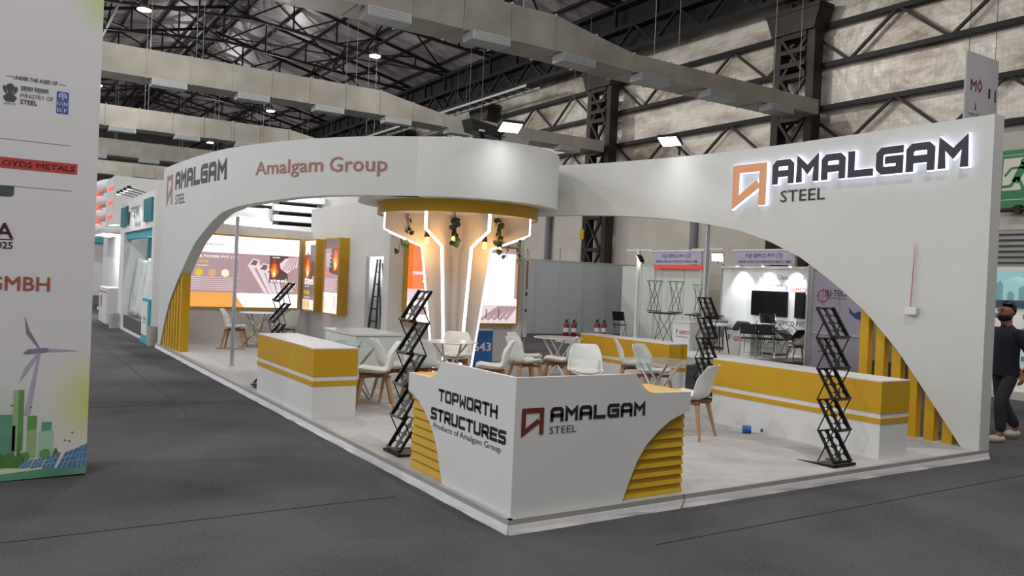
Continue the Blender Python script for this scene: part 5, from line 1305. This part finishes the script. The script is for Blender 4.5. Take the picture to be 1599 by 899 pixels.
for i in range(len(rings)-1):
    for k in range(n): fs.append((i*n+k, i*n+(k+1) % n, (i+1)*n+(k+1) % n, (i+1)*n+k))
fs.append(tuple(range(n-1, -1, -1))); b.add(vs, fs, True)
for s, el in ((1, (.262,.085,1.16)), (-1, (-.256,-.015,1.16))):
    b.tube([(s*.10,0,1.375),(s*.165,.0,1.365),(s*.205,el[1]*.35,1.30),el], [.055,.074,.074,.064], 12)
b.build('shirt', shirt, mn)
V = []; E_ = []
pel = v_((0,0,.95), (.115,.095)); 
for s in (1, -1):
    h_, k_, a_ = LEG[s]; hh = v_((h_[0], h_[1], .84), .098, pel); kk = v_(k_, .082, hh); v_((a_[0], a_[1], a_[2]+.02), .066, kk)
skinned('trousers', trous, V, E_, pel)
def ell(name, m, c, r, cond=None, n=16, k=10):
    vs = []; fs = []
    for i in range(k+1):
        a = PI*i/k
        for j in range(n): q = 2*PI*j/n; vs.append((c[0]+r[0]*math.sin(a)*math.cos(q), c[1]+r[1]*math.sin(a)*math.sin(q), c[2]+r[2]*math.cos(a)))
    for i in range(k):
        for j in range(n):
            f = (i*n+j, i*n+(j+1) % n, (i+1)*n+(j+1) % n, (i+1)*n+j); ce = sum((Vector(vs[x]) for x in f), Vector())/4
            if cond is None or cond(ce): fs.append(f)
    return MB().add(vs, fs, True).build(name, m, mn)
ell('hair', hairm, (0,-.018,1.665), (.091,.116,.114), lambda p: p.z > 1.712+.25*max(0, -p.y-.02) or (p.y > .015 and p.z > 1.585) or (p.z > 1.655 and p.y > -.03))
ell('beard', hairm, (0,-.052,1.572), (.078,.092,.070), lambda p: p.z < 1.585 and p.y < .015)
MB().hexa([(-.014,-.150,1.602),(.014,-.150,1.602),(.018,-.10,1.597),(-.018,-.10,1.597),(-.006,-.134,1.655),(.006,-.134,1.655),(.008,-.10,1.655),(-.008,-.10,1.655)]).build('nose', skin, mn)
for s in (-1, 1):
    ell('ear', skin, (s*.078,-.015,1.63), (.012,.024,.034), None, 8, 6); ell('eye', mat('eye_dark', '#1a1414', .3), (s*.034,-.129,1.652), (.013,.006,.007), None, 8, 6)
    MB().bar((s*.018,-.138,1.672),(s*.052,-.124,1.673),.006,.004).build('eyebrow', hairm, mn)
    h_, k_, a_ = LEG[s]; fz = a_[2]-.085 if s > 0 else a_[2]-.09
    sp_ = ell('shoe', shoem, (a_[0], a_[1]-.07, .045), (.048,.14,.052), lambda p: p.z > -.004+.0, 14, 8); bz_ = .0
    if s < 0: sp_.location = (0, 0, .03)
MB().tube([(-.022,-.140,1.583),(0,-.146,1.584),(.022,-.140,1.583)], .005, 6).build('mouth', mat('lips', '#7d4a40', .5), mn)
MB().lathe([(.036,-.014),(.040,-.01),(.040,.01),(.036,.014)], n=14).build('watch', black, mn, (.27,.03,.91))
